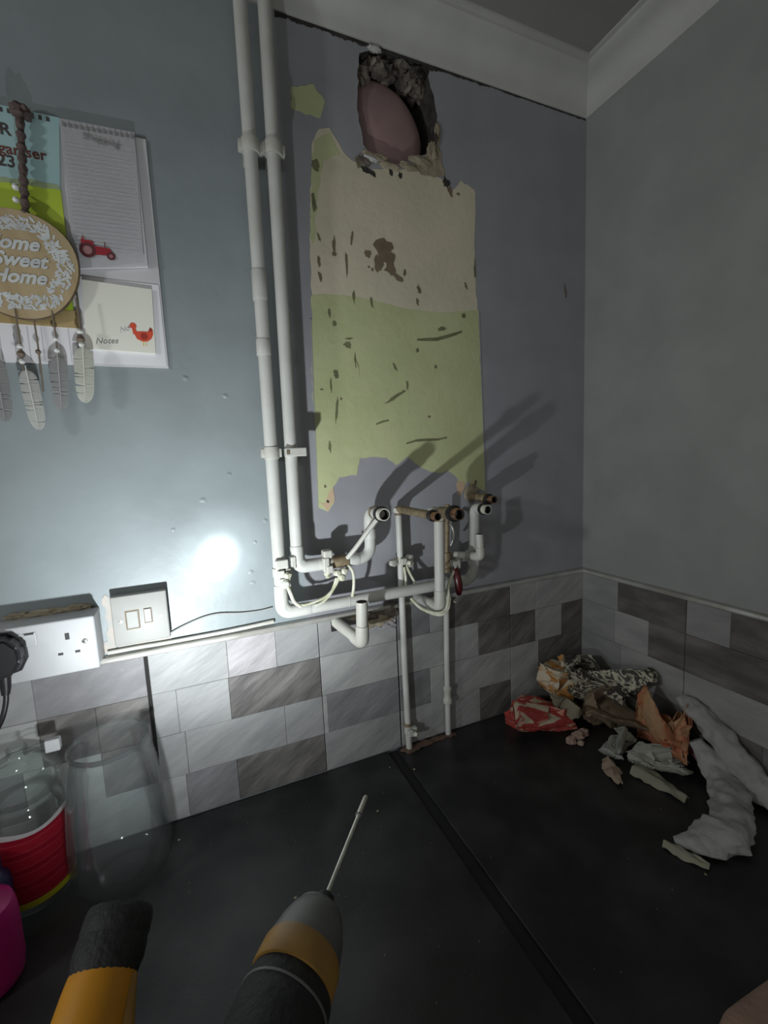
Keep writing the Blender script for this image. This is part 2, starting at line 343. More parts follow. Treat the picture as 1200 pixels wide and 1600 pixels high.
# bare patch left by the boiler
BEIGE = [(-705, 1237), (-714, 1180), (-717, 1133), (-722, 1060), (-724, 985), (-690, 985), (-646, 985), (-560, 978), (-478, 972), (-400, 976), (-333, 985), (-337, 1060), (-339, 1117), (-336, 1190), (-334, 1255), (-371, 1269), (-393, 1246), (-420, 1263), (-451, 1268), (-520, 1263), (-592, 1250), (-625, 1258), (-640, 1268), (-668, 1307), (-690, 1300), (-705, 1271)]
GREEN = [(-724, 996), (-726, 949), (-732, 883), (-735, 760), (-738, 577), (-717, 567), (-703, 585), (-703, 617), (-687, 637), (-660, 641), (-649, 639), (-641, 675), (-610, 676), (-579, 674), (-556, 656), (-530, 674), (-500, 652), (-471, 637), (-446, 632), (-425, 638), (-398, 617), (-399, 581), (-385, 590), (-370, 611), (-356, 590), (-321, 583), (-325, 760), (-332, 979), (-331, 1001), (-400, 990), (-478, 986), (-532, 989), (-560, 993), (-601, 998), (-646, 1001), (-690, 1000)]
plate('beige_plaster_patch', ragged(BEIGE, 1.6, 9, 21), 0.1, 0.6, M_beige, WALL)
plate('green_paint_patch', ragged(GREEN, 1.6, 9, 22), 0.1, 0.8, M_green, WALL)
plate('green_paint_patch', ragged([(-738, 1361), (-694, 1376), (-674, 1352), (-686, 1320), (-740, 1323)], 2.5, 8, 23), 0.1, 0.7, M_green, WALL)
plate('green_paint_patch', ragged([(-706, 1235), (-720, 1100), (-713, 1090), (-700, 1180), (-685, 1245), (-650, 1262), (-668, 1300), (-700, 1275)], 2.5, 8, 24), 0.8, 1.1, M_green, WALL)
plate('peach_plaster', ragged([(-736, 590), (-717, 567), (-703, 585), (-701, 620), (-715, 605), (-722, 585)], 2, 7, 25), 0.8, 1.2, M_peach, WALL)
plate('peach_plaster', ragged([(-402, 610), (-399, 575), (-388, 585), (-378, 607)], 2, 7, 26), 0.8, 1.2, M_peach, WALL)
plate('raised_paint_edge', [(-740.5, 570), (-737, 574), (-727, 950), (-730, 950)], 0.1, 1.3, M_wallB, WALL)
plate('raised_paint_edge', [(-322, 583), (-319, 583), (-329, 1000), (-332, 1000)], 0.1, 1.3, M_slab, WALL)
# scuffs on the patch, in wall mm: outline blobs and strokes
def blob(x, z, rx, rz, seed, m, rot=0.0, n=14):
    rnd = random.Random(seed); out = []
    for k in range(n):
        a = 2*math.pi*k/n; r = rnd.uniform(0.55, 1.15); X, Z = math.cos(a)*rx*r, math.sin(a)*rz*r
        out.append((x+X*math.cos(rot)-Z*math.sin(rot), z+X*math.sin(rot)+Z*math.cos(rot)))
    plate('scuff_mark', out, 0.7, 1.15+seed*.006, m, WALL)
for a in [(-566, 1100, 23, 28, 1, M_scuff, -.3), (-578, 1070, 11, 19, 2, M_scuff, 0), (-552, 1066, 15, 14, 3, M_scuff, .4), (-556, 1090, 20, 14, 61, M_scuff, -.5), (-532, 1048, 17, 8, 4, M_scuff, -.5), (-518, 1060, 4, 7, 5, M_scuff, 0), (-601, 1088, 8, 9, 6, M_scuff, 0), (-600, 1062, 3, 3, 7, M_scuff, 0), (-592, 1058, 3, 4, 8, M_scuff, 0), (-485, 1030, 5, 11, 9, M_scuff, .3), (-490, 1004, 4, 8, 10, M_scuff, 0), (-708, 1165, 5, 22, 11, M_scuffg, .1), (-700, 1235, 9, 14, 12, M_scuffg, .3), (-702, 1104, 3, 10, 13, M_scuffg, .4), (-672, 1092, 4, 20, 14, M_scuff, 0), (-672, 1078, 5, 5, 15, M_scuff, 0), (-634, 1112, 3, 18, 16, M_scuff, -.2), (-648, 1060, 3, 25, 17, M_scuff, 0), (-705, 1060, 4, 13, 18, M_scuff, 0), (-704, 1030, 4, 12, 19, M_scuff, .2), (-636, 1000, 3, 13, 20, M_scuffg, 0), (-597, 992, 3, 14, 21, M_scuffg, .1), (-410, 1258, 9, 12, 22, M_soot_dark, .5), (-400, 1240, 6, 14, 23, M_scuff, .5), (-380, 1240, 5, 3, 24, M_scuffg, 0), (-520, 1250, 5, 7, 25, M_soot_dark, 0), (-541, 1253, 5, 7, 26, M_soot_dark, 0), (-595, 1247, 22, 7, 27, M_soot_dark, -.4), (-610, 1258, 10, 14, 28, M_scuffg, .3), (-655, 905, 9, 8, 29, M_scuffg, 0), (-650, 918, 10, 2, 30, M_scuffg, .1), (-494, 903, 5, 6, 31, M_scuffg, 0), (-550, 866, 4, 9, 32, M_scuffg, .5), (-522, 828, 3, 10, 33, M_scuffg, 0), (-555, 800, 26, 4, 34, M_scuffg, .55), (-535, 812, 10, 3, 35, M_scuffg, .5), (-683, 845, 6, 9, 36, M_scuffg, .3), (-695, 822, 2.5, 15, 37, M_scuffg, 0), (-686, 775, 3, 30, 38, M_scuffg, -.15), (-675, 797, 3, 3, 39, M_scuff, 0), (-715, 815, 4, 2, 40, M_scuff, 0), (-720, 620, 3, 3, 41, M_scuff, 0), (-716, 588, 4, 4, 42, M_soot_dark, 0), (-470, 760, 4, 3, 43, M_scuff, .5), (-350, 605, 5, 8, 44, M_scuff, 0), (-450, 870, 4, 6, 45, M_scuffg, 0), (-640, 875, 2, 16, 46, M_scuffg, 0), (-690, 965, 4, 10, 47, M_scuffg, 0), (-680, 945, 5, 6, 48, M_scuffg, .3), (-340, 1090, 3, 22, 49, M_scuffg, 0), (-365, 1050, 3, 9, 50, M_scuff, .3), (-372, 985, 6, 6, 51, M_scuffg, 0), (-430, 952, 12, 5, 52, M_scuffg, .2), (-705, 700, 3, 12, 53, M_scuffg, 0), (-68, 1069, 2.5, 16, 54, M_scuff, .2)]:
    blob(*a[:4], a[4], a[5], a[6])
def stroke(pts, wd, m):
    up, dn = [], []
    for i, (x, z) in enumerate(pts):
        w_ = wd*(0.5+0.7*math.sin(math.pi*(i+0.5)/len(pts))); up.append((x, z+w_)); dn.append((x, z-w_))
    plate('scratch', up+dn[::-1], 0.75, 1.2, m, WALL)
stroke([(-494, 925), (-470, 927), (-445, 929), (-420, 936), (-395, 944), (-378, 950)], 3.2, M_scuffg)
stroke([(-530, 702), (-505, 708), (-480, 709), (-450, 709), (-425, 713)], 2.4, M_scuffg)
stroke([(-600, 745), (-585, 750), (-570, 753)], 1.8, M_scuffg)
stroke([(-640, 880), (-633, 862), (-632, 842)], 1.6, M_scuffg)
# small filler marks and dents in the paint
for i, (x, z, r) in enumerate([(-880, 462, 5), (-878, 440, 5), (-955, 610, 6), (-905, 655, 5), (-1010, 560, 4), (-900, 800, 5), (-965, 830, 6), (-845, 560, 5), (-868, 520, 4)]):
    bm = bmesh.new(); lump_bm(bm, W(x, 0, z), (r/1000, 0.0012, r/1200), i+40, 2, 0.5, 2); obj('filler_blob', bm, M_wallA, WALL, smooth=True)

# ------------------------------------------------------------------ tiles: large tiles, each moulded with stone-like blocks
ROWS = [(261, 336), (174.5, 260), (88, 173.5), (1.5, 87)]
def tile(axis, a0, a1, rows, seed):
    """axis 'x' = back wall (a = x), 'y' = right wall (a = distance along it, positive)"""
    rnd = random.Random(seed); wall = WALL if axis == 'x' else WALLR
    def B(bm, u0, u1, o0, o1, z0, z1, bev):
        if axis == 'x': wbox(bm, u0, u1, o0, o1, z0, z1, bev, 1)
        else: box(bm, (-o0/1000, -u0/1000, WT+z0/1000), (-o1/1000, -u1/1000, WT+z1/1000), bev/1000, 1)
    bm = bmesh.new(); B(bm, a0+.8, a1-.8, 0.05, 6, 0.5, 337, 0.6); t = obj('wall_tile', bm, M_slab, wall)
    for (z0, z1), row in zip(ROWS, rows):
        for u0, u1, k in row:
            bm = bmesh.new(); d = 8.6+rnd.uniform(-.5, .5); B(bm, max(u0, a0)+.2, min(u1, a1)-.2, 5.5, d, z0-.3, z1+.3, .8)
            obj('stone_block', bm, M_block[k], t)
tile('x', -1395, -1079, [[(-1395, -1245, 'W'), (-1245, -1079, 'G')], [(-1395, -1245, 'L'), (-1245, -1162, 'D'), (-1162, -1079, 'D')], [(-1395, -1275, 'G'), (-1275, -1162, 'L'), (-1162, -1079, 'D')], [(-1395, -1240, 'L'), (-1240, -1079, 'L')]], 1)
tile('x', -1073, -757, [[(-1073, -938, 'W'), (-938, -845, 'P'), (-845, -757, 'W')], [(-1073, -1033, 'W'), (-1033, -940, 'W'), (-940, -757, 'D')], [(-1073, -1025, 'W'), (-1025, -837, 'W'), (-837, -757, 'W')], [(-1073, -1031, 'L'), (-1031, -938, 'G'), (-938, -757, 'D')]], 2)
tile('x', -756, -577, [[(-756, -655, 'W'), (-655, -577, 'L')], [(-756, -577, 'L')], [(-756, -746, 'L'), (-746, -577, 'G')], [(-756, -577, 'W')]], 3)
tile('x', -574, -257, [[(-574, -490, 'G'), (-490, -440, 'L'), (-440, -257, 'D')], [(-574, -421, 'L'), (-421, -355, 'L'), (-355, -257, 'D')], [(-574, -494, 'G'), (-494, -257, 'L')], [(-574, -354, 'L'), (-354, -257, 'D')]], 4)
tile('x', -256, -9, [[(-256, -172, 'L'), (-172, -9, 'L')], [(-256, -175, 'D'), (-175, -85, 'L'), (-85, -9, 'D')], [(-256, -165, 'L'), (-165, -9, 'D')], [(-256, -100, 'L'), (-100, -9, 'D')]], 5)
tile('y', 0, 287.5, [[(0, 119, 'W'), (119, 287.5, 'D')], [(0, 110, 'W'), (110, 203, 'L'), (203, 287.5, 'D')], [(0, 130, 'W'), (130, 287.5, 'L')], [(0, 190, 'L'), (190, 287.5, 'G')]], 6)
tile('y', 288.5, 608, [[(288.5, 375, 'W'), (375, 608, 'D')], [(288.5, 470, 'D'), (470, 608, 'D')], [(288.5, 608, 'L')], [(288.5, 440, 'D'), (440, 608, 'G')]], 7)
for k in range(5):
    a = 609+k*321; tile('y', a, a+320, [[(a, a+91, 'L'), (a+91, a+320, 'D')], [(a, a+160, 'L'), (a+160, a+320, 'G')], [(a, a+191, 'D'), (a+191, a+320, 'L')], [(a, a+130, 'G'), (a+130, a+320, 'L')]], 8+k)
bm = bmesh.new(); wbox(bm, -1079.5, -1072.5, 0.05, 2.0, 150, 336); obj('open_joint', bm, M_grout, WALL)
bm = bmesh.new(); prism(bm, [(-1079, 150), (-1073, 150), (-1075.5, 118)], 0.05, 6.5); obj('open_joint', bm, M_grout, WALL)
bm = bmesh.new(); wbox(bm, -577, -574, 0.05, 3.0, 0.5, 336); obj('open_joint', bm, M_grout, WALL)
# broken plaster at the cut tile by the capped pipe
for i, (x, z, sx, sz, m_) in enumerate([(-618, 318, .030, .018, M_mort), (-592, 330, .022, .020, M_rubble), (-640, 330, .028, .012, M_rubble), (-600, 300, .020, .010, M_block['P']), (-660, 335, .03, .008, M_mort)]):
    bm = bmesh.new(); lump_bm(bm, W(x, 6, z), (sx, 0.009, sz), i+60, 3, 0.5, 2.0); obj('broken_plaster', bm, m_, WALL, smooth=True)
bm = bmesh.new(); wbox(bm, -728, -716, 6, 10.4, 312, 334); obj('chipped_corner', bm, M_grout, WALL)
# metal trim along the top of the tiles
def trim_strip(name, axis, a0, a1, label):
    bm = bmesh.new(); prof = [(0.05, 336), (10, 336), (12.5, 338), (13, 342), (11, 346.5), (4, 348), (0.05, 348)]
    def pt(a, d, z): return W(a, d, z) if axis == 'x' else Vector((-d/1000, -a/1000, WT+z/1000))
    A = [bm.verts.new(pt(a0, d, z)) for d, z in prof]; B = [bm.verts.new(pt(a1, d, z)) for d, z in prof]; n = len(A)
    for i in range(n): bm.faces.new((A[i], A[(i+1) % n], B[(i+1) % n], B[i]))
    bm.faces.new(A); bm.faces.new(B[::-1]); o = obj(name, bm, M_trim, smooth=True); o['kind'] = 'structure'; o['label'] = label; o['category'] = 'tile trim'
trim_strip('trim_3', 'x', -1395, -13, 'thin pale edging strip along the top of the back wall tiles')
trim_strip('trim_4', 'y', 0.5, 2213, 'thin pale edging strip along the top of the right wall tiles')

# ------------------------------------------------------------------ worktop
bm = bmesh.new(); wbox(bm, -2300, -612, 9, 620, -38, 0, 2); tag(obj('worktop', bm, M_top), 'black laminate worktop carrying the drill and the torch', 'worktop')
bm = bmesh.new(); box(bm, (-0.590, -2.3, WT-0.038), (-0.009, -0.009, WT), 0.002); tag(obj('worktop', bm, M_top), 'black laminate worktop in the corner under the torn paper heap', 'worktop')
bm = bmesh.new()
A = [W(-612, 9, 0), W(-590, 9, 0), W(-590, 620, 0), W(-612, 620, 0)]
wbox(bm, -611.8, -590.2, 9, 620, -30, -4, 0.5); tag(obj('joint_strip', bm, M_seam), 'dark sunken joint strip between the two black worktops', 'joint strip')

# ------------------------------------------------------------------ pipes
def pipe_end(root, p, d, r, style):
    """cut end of a pipe: p the centre where the pipe stops, d its direction"""
    d = d.normalized()
    if style == 'threaded':      # black gasket, pale ring, dark bore
        bm = bmesh.new(); lathe(bm, [(r*.6, -.004), (r*1.16, -.004), (r*1.2, 0), (r*1.2, .004), (r*.98, .005), (r*.6, .005)], p, d); obj('gasket', bm, M_black, root, True)
        bm = bmesh.new(); lathe(bm, [(r*.6, .003), (r*.98, .003), (r*.98, .008), (r*.94, .009), (r*.94, .011), (r*.98, .012), (r*.95, .018), (r*.8, .018), (r*.78, -.01)], p, d); e = obj('threaded_collar', bm, M_ring, root, True)
        bm = bmesh.new(); lathe(bm, [(r*.775, .0182), (r*.775, -.008), (0, -.008)], p, d); obj('bore', bm, M_bore, e, True)
    elif style == 'copper':
        bm = bmesh.new(); lathe(bm, [(r*.6, -.006), (r*1.28, -.006), (r*1.34, -.003), (r*1.34, .003), (r*1.2, .004), (r*.6, .004)], p, d); obj('gasket', bm, M_black, root, True)
        bm = bmesh.new(); lathe(bm, [(r*.6, .002), (r*.98, .002), (r*.98, .013), (r*.93, .014), (r*.93, .020), (r*.78, .020), (r*.76, 0)], p, d); e = obj('copper_tail', bm, M_copper, root, True)
        bm = bmesh.new(); lathe(bm, [(r*.765, .0198), (r*.75, -.004), (0, -.004)], p, d); obj('bore', bm, M_bore, e, True)
    elif style == 'open':
        bm = bmesh.new(); lathe(bm, [(r*.99, -.001), (r*1.0, .0006), (r*.84, .0006), (r*.82, -.002)], p, d); e = obj('cut_rim', bm, M_ring, root, True)
        bm = bmesh.new(); lathe(bm, [(r*.83, .0008), (r*.2, .0004), (0, .0004)], p, d); obj('bore', bm, M_bore, e, True)
def sleeve(root, a, b, r, name='elbow_collar', m=None):
    bm = bmesh.new(); d = b-a; L = d.length
    lathe(bm, [(r*.7, 0), (r*.97, 0), (r, .0012), (r, L-.0012), (r*.97, L), (r*.7, L)], a, d, 20); return obj(name, bm, m or M_pipe_w, root, True)
def clip(root, c, r, axis='z', name='pipe_clip'):
    """plastic saddle clip round a vertical pipe with its ears and stem to the wall"""
    bm = bmesh.new(); lathe(bm, [(r*.9, -.011), (r*1.28, -.011), (r*1.33, -.009), (r*1.33, .009), (r*1.28, .011), (r*.9, .011)], c, Vector((0, 0, 1)) if axis == 'z' else Vector((1, 0, 0)), 20)
    box(bm, (c.x-.008, -0.0005, c.z-.009), (c.x+.008, c.y+r, c.z+.009), .001)
    for s in (-1, 1): box(bm, (c.x+s*r*1.2-.006, c.y-.004, c.z-.008), (c.x+s*r*1.2+.006, c.y+.010, c.z+.008), .0015)
    return obj(name, bm, M_pipe, root, True)
def earth_clamp(root, c, r, ax, face):
    """strap clamp with a tag, screw and nut; ax = pipe direction, face = direction the screw points"""
    bm = bmesh.new(); lathe(bm, [(r*.9, -.008), (r*1.12, -.008), (r*1.12, .008), (r*.9, .008)], c, ax, 20); e = obj('earth_clamp', bm, M_pipe, root, True)
    f = face.normalized(); s = f.cross(ax).normalized(); bm = bmesh.new(); p = c+f*(r+.004)
    for k in (-1, 1):
        q = p+s*k*.008
        vs = box(bm, q-Vector((.006, .006, .007)), q+Vector((.006, .006, .007)), .0015)
    obj('clamp_tag', bm, M_pipe, e)
    bm = bmesh.new(); lathe(bm, [(0, 0), (.0065, 0), (.0065, .004), (.0045, .006), (.0045, .011), (0, .011)], p+f*.004-ax*.004, f, 8); obj('clamp_screw', bm, M_wire, e)
    return e
def wire(root, ctrl, r=.0026, m=None, name='earth_wire'):
    bm = bmesh.new(); sweep(bm, curve_pts([W(*c) for c in ctrl], 8), r, 8); return obj(name, bm, m or M_wire, root, True)
UP, FW, RT = Vector((0, 0, 1)), Vector((0, -1, 0)), Vector((1, 0, 0))

# the longer riser: down from the ceiling, along over the tiles, up to a cut end
p1 = thing('heating_pipe', 'outer white painted pipe running down the wall and along above the tiles', 'pipe', W(-830, 45, 385), 'white painted heating pipes')
bm = bmesh.new(); sweep(bm, bent([W(-826, 45, 1549), W(-833, 47, 385), W(-394, 50, 386), W(-388, 50, 551), W(-388, 84, 551)], .030, 8), .0118, 20); obj('pipe_run', bm, M_pipe_w, p1, True)
for a, b in [((-833, 47, 440), (-833, 47, 420)), ((-800, 47, 385), (-778, 47, 385)), ((-829.5, 46, 1010), (-830.3, 46, 960)), ((-830.5, 46, 893), (-831, 46, 865)), ((-700, 48.2, 385.3), (-698, 48.2, 385.3)), ((-430, 49.8, 386), (-412, 49.9, 386)), ((-392.8, 50, 420), (-392, 50, 440))]:
    sleeve(p1, W(*a), W(*b), .0130 if abs(a[0]-b[0])+abs(a[2]-b[2]) > 5 else .0122)
bm = bmesh.new(); sweep(bm, bent([W(-833, 47, 425), W(-833, 47, 385), W(-793, 47, 385)], .030, 8), .0131, 20); obj('elbow', bm, M_pipe_w, p1, True)
clip(p1, W(-827.5, 45.5, 1212), .0118); clip(p1, W(-831, 46, 691), .0105)
pipe_end(p1, W(-388, 82, 551), FW, .0105, 'threaded')
earth_clamp(p1, W(-833, 47, 466), .0118, UP, Vector((.5, -1, 0)))
bm = bmesh.new(); wbox(bm, -842, -818, 58, 66, 474, 492, 2); wbox(bm, -812, -802, 40, 60, 470, 494, 2); obj('clamp_bracket', bm, M_pipe, p1)
bm = bmesh.new(); wbox(bm, -836, -816, 59, 66, 436, 456, 2); lathe(bm, [(0, 0), (.008, 0), (.008, .003), (.005, .006), (0, .006)], W(-826, 66, 446), FW, 10); obj('clamp_terminal', bm, M_pipe, p1)
wire(p1, [(-824, 66, 444), (-818, 66, 425), (-812, 64, 408), (-800, 62, 396)], .0036)
wire(p1, [(-806, 62, 400), (-785, 61, 398), (-750, 60, 406), (-728, 60, 425), (-716, 60, 450)], .0026)

# the inner riser
p2 = thing('heating_pipe', 'inner white painted pipe ending in a short dark mouth left of the others', 'pipe', W(-790, 45, 470), 'white painted heating pipes')
bm = bmesh.new(); sweep(bm, bent([W(-785, 45, 1549), W(-797, 45, 470), W(-644, 45, 470), W(-643, 45, 566), W(-643, 108, 566)], .028, 8), .0118, 20); obj('pipe_run', bm, M_pipe_w, p2, True)
for a, b in [((-796.5, 45, 512), (-796.5, 45, 504)), ((-760, 45, 470), (-745, 45, 470)), ((-692, 45, 470), (-672, 45, 470)), ((-643.6, 45, 510), (-643.4, 45, 530))]: sleeve(p2, W(*a), W(*b), .0130)
bm = bmesh.new(); sweep(bm, bent([W(-796.5, 45, 506), W(-797, 45, 470), W(-758, 45, 470)], .028, 8), .0131, 20); obj('elbow', bm, M_pipe_w, p2, True)
sleeve(p2, W(-732, 45, 470), W(-694, 45, 470), .0128, 'bare_coupling', M_brown)
bm = bmesh.new(); lathe(bm, [(.0128, -.003), (.0135, -.003), (.0135, .003), (.0128, .003)], W(-643, 78, 566), FW, 20); obj('elbow_collar', bm, M_brown, p2, True)
clip(p2, W(-788.5, 45, 1216), .0118)
bm = bmesh.new(); wbox(bm, -808, -768, 45, 62, 683, 699, 2); wbox(bm, -796, -784, -0.5, 46, 684, 698, 1); obj('clip_strap', bm, M_pipe, p2)
bm = bmesh.new(); wbox(bm, -806, -800, 61.5, 63, 687, 695, 0.5); obj('clip_slot', bm, M_scuff, p2)
pipe_end(p2, W(-643, 106, 566), FW, .0125, 'threaded')
earth_clamp(p2, W(-738, 45, 470), .0118, RT, Vector((0, -.6, -1)))
bm = bmesh.new(); wbox(bm, -748, -730, 40, 62, 482, 498, 3); wbox(bm, -750, -738, 50, 64, 456, 484, 2); obj('clamp_bracket', bm, M_pipe, p2)
bm = bmesh.new()
for q in [(-722, 58, 450), (-708, 58, 452), (-714, 60, 440)]: lathe(bm, [(0, -.006), (.007, -.006), (.007, .004), (.004, .007), (0, .007)], W(*q), Vector((.2, -1, .1)), 8)
obj('clamp_nut', bm, M_wire, p2)
wire(p2, [(-698, 55, 462), (-690, 58, 450), (-688, 58, 430), (-690, 55, 405), (-694, 45, 380)], .0032)
wire(p2, [(-700, 60, 478), (-686, 75, 500), (-668, 92, 530), (-650, 104, 556)], .0046, M_pipe)
wire(p2, [(-724, 58, 440), (-735, 58, 415), (-752, 58, 398), (-770, 60, 392)], .003)

# 15 mm pipes standing on the worktop
p3 = thing('small_bore_pipe', 'thin white pipe rising from the worktop with a long bare brown arm', 'pipe', W(-566, 22, 0), 'thin white pipes standing on the worktop')
bm = bmesh.new(); sweep(bm, bent([W(-564, 24, 0), W(-566, 22, 200), W(-566, 22, 561)], .02, 6), .0072, 16); obj('pipe_run', bm, M_pipe_w, p3, True)
bm = bmesh.new(); sweep(bm, bent([W(-566, 22, 548), W(-566, 22, 562), W(-566, 172, 562)], .014, 6), .0082, 16); obj('bare_arm', bm, M_brown, p3, True)
bm = bmesh.new(); lathe(bm, [(.007, -.006), (.0105, -.006), (.0115, -.003), (.0105, .004), (.007, .005)], W(-566, 22, 560), UP, 16); obj('elbow_collar', bm, M_pipe, p3, True)
pipe_end(p3, W(-566, 172, 562), FW, .0082, 'copper')
bm = bmesh.new(); lump_bm(bm, W(-561, 166, 572), (.010, .006, .006), 9, 2, .3); obj('white_tape', bm, M_pipe, p3, True)
earth_clamp(p3, W(-565, 22, 448), .0072, UP, Vector((.7, -1, 0)))
bm = bmesh.new()
for x_, z_ in [(-586, 445), (-546, 452), (-546, 438)]: lathe(bm, [(0, -.006), (.0075, -.006), (.0075, .005), (0, .006)], W(x_, 28, z_), Vector((.3, -1, 0)), 8)
wbox(bm, -584, -548, 20, 27, 439, 455, 2); obj('clamp_strap', bm, M_pipe, p3)
wire(p3, [(-556, 30, 436), (-548, 34, 415), (-540, 40, 395), (-535, 44, 375)], .003)
wire(p3, [(-562, 32, 434), (-560, 33, 410), (-562, 36, 390)], .003)
earth_clamp(p3, W(-565, 23, 48), .0072, UP, Vector((.6, -1, 0)))
bm = bmesh.new(); lathe(bm, [(.007, -.004), (.0095, -.003), (.0095, .003), (.007, .004)], W(-565, 23, 62), UP, 16); obj('clamp_band', bm, M_brown, p3, True)
p4 = thing('small_bore_pipe', 'thin white pipe rising from the worktop to a dark red valve lever', 'pipe', W(-455, 20, 0), 'thin white pipes standing on the worktop')
bm = bmesh.new(); sweep(bm, [W(-456, 20, 0), W(-454, 20, 200), W(-451, 22, 395)], .0068, 16); obj('pipe_run', bm, M_pipe_w, p4, True)
bm = bmesh.new(); lathe(bm, [(.006, 0), (.0110, .001), (.0118, .006), (.0110, .012), (.0085, .016), (.0085, .028), (.0100, .032), (.0105, .040), (.0070, .044)], W(-455, 20, 82), UP, 12); obj('compression_joint', bm, M_pipe, p4, True)
bm = bmesh.new(); lathe(bm, [(.006, -.02), (.011, -.02), (.012, -.012), (.009, -.008), (.010, .010), (.012, .014), (.011, .026), (.006, .028)], W(-450, 24, 425), UP, 10); obj('valve_body', bm, M_brown, p4, True)
bm = bmesh.new(); sweep(bm, [W(-450, 26, 450), W(-448, 28, 520), W(-446, 28, 562)], .0060, 12); obj('upper_tail', bm, M_brown, p4, True)
bm = bmesh.new(); sweep(bm, curve_pts([W(-447, 40, 520), W(-444, 48, 505), W(-444, 48, 485), W(-447, 40, 470)], 6), .003, 8); obj('steel_link', bm, M_screw, p4, True)
bm = bmesh.new(); wbox(bm, -474, -455, 76, 92, 436, 446, 1.5); wbox(bm, -470, -464, 80, 91, 425, 440, 1); wbox(bm, -460, -454, 78, 90, 428, 448, 1); obj('lever_bracket', bm, M_pipe, p4)
bm = bmesh.new(); sweep(bm, [W(-466, 84, 434), W(-465, 88, 424), W(-464, 92, 405), W(-462, 93, 385), W(-461, 90, 372)], [.004, .0082, .0086, .0086, .006], 14); obj('valve_lever', bm, M_red, p4, True, label='dark red plastic-coated valve lever')
bm = bmesh.new(); sweep(bm, [W(-461, 90, 374), W(-460, 86, 360), W(-458, 70, 350)], .0045, 10); obj('lever_tail', bm, M_pipe, p4, True)
bm = bmesh.new(); sweep(bm, bent([W(-452, 24, 425), W(-455, 60, 430), W(-464, 84, 432)], .01, 5), .0055, 10); obj('valve_stem', bm, M_brown, p4, True)
# thick pipe out of the wall with an open copper mouth
p5 = thing('capped_pipe', 'thick white pipe beside the red lever with a wide dark copper mouth', 'pipe', W(-515, 10, 352), 'white painted heating pipes')
bm = bmesh.new(); sweep(bm, bent([W(-517, 0, 350), W(-516, 103, 353), W(-510, 100, 556), W(-512, 158, 560)], .024, 8), .0110, 20); obj('pipe_run', bm, M_pipe_w, p5, True)
bm = bmesh.new(); sweep(bm, bent([W(-517, 64, 352), W(-516, 103, 353), W(-514.6, 102.5, 392)], .024, 8), .0124, 20); obj('elbow', bm, M_pipe, p5, True)
bm = bmesh.new(); sweep(bm, bent([W(-510.4, 100, 538), W(-510, 100, 556), W(-512, 150, 560)], .018, 8), .0126, 20); obj('bare_elbow', bm, M_brown, p5, True)
pipe_end(p5, W(-512, 160, 560), FW, .0122, 'copper')
wire(p5, [(-556, 48, 366), (-545, 75, 350), (-528, 112, 348), (-510, 117, 356), (-500, 112, 378), (-492, 100, 400), (-470, 88, 425)], .0034)
wire(p5, [(-550, 50, 360), (-540, 80, 346), (-524, 115, 344), (-507, 119, 354), (-497, 113, 376)], .0026)
# bare copper tail beside the last mouth
p6 = thing('pipe_stub', 'bare brown copper stub above the rightmost white pipe', 'pipe', W(-366, 0, 572), 'cut pipe stubs')
bm = bmesh.new(); sweep(bm, [W(-364, 0, 573), W(-367, 76, 572)], .0090, 16); obj('pipe_run', bm, M_brown, p6, True)
bm = bmesh.new(); lathe(bm, [(.008, 0), (.0125, .002), (.0130, .010), (.0115, .012), (.008, .012)], W(-366, 52, 572), FW, 8); obj('backnut', bm, M_brown, p6)
pipe_end(p6, W(-367, 76, 571), FW, .0088, 'copper')
bm = bmesh.new(); lump_bm(bm, W(-364, 3, 580), (.018, .006, .020), 77, 3, .4, 2); obj('plaster_collar', bm, M_mort, p6, True)
# elbow stubs
p7 = thing('elbow_stub', 'cream elbow pipe jutting from the tiles and turning up, cut off open', 'pipe', W(-717, 8, 330), 'cut pipe stubs')
bm = bmesh.new(); sweep(bm, bent([W(-717, 4, 331), W(-691, 98, 314), W(-690, 104, 398)], .024, 8), .0115, 20); obj('pipe_run', bm, M_pipe, p7, True)
bm = bmesh.new(); sweep(bm, bent([W(-698, 74, 318), W(-691, 98, 313), W(-690.4, 101, 350)], .020, 8), .0132, 20); obj('elbow', bm, M_pipe, p7, True)
pipe_end(p7, W(-690, 104, 398), UP, .0115, 'open')
p8 = thing('elbow_stub', 'small white elbow pipe in front of the rightmost pipe, turning up', 'pipe', W(-393, 0, 443), 'cut pipe stubs')
bm = bmesh.new(); sweep(bm, bent([W(-434, 0, 440), W(-399, 86, 446), W(-400, 84, 496)], .018, 8), .0088, 16); obj('pipe_run', bm, M_pipe, p8, True)
bm = bmesh.new(); sweep(bm, bent([W(-407, 66, 445), W(-399, 86, 446), W(-399.4, 85, 466)], .014, 7), .0101, 16); obj('elbow', bm, M_pipe, p8, True)
pipe_end(p8, W(-400, 84, 496), UP, .0088, 'open')
# thin cable from the spur along the trim
bm = bmesh.new(); sweep(bm, curve_pts([W(*c) for c in [(-1040, 4, 366), (-1010, 3, 378), (-975, 3, 388), (-945, 3, 390), (-905, 3, 384), (-870, 3, 382), (-846, 4, 384)]], 8), .0016, 8); tag(obj('thin_cable', bm, M_slab, smooth=True), 'thin painted cable arching from the switch to the pipes', 'cable')
bm = bmesh.new(); sweep(bm, curve_pts([W(*c) for c in [(-1133, 5, 354), (-1085, 5, 354), (-1040, 5, 353), (-1000, 5, 353), (-950, 5, 353), (-900, 5, 354), (-845, 5, 356)]], 8), .0040, 8); tag(obj('painted_cable', bm, M_pipe, smooth=True), 'pale cable lying on the tile trim below the switch', 'cable')

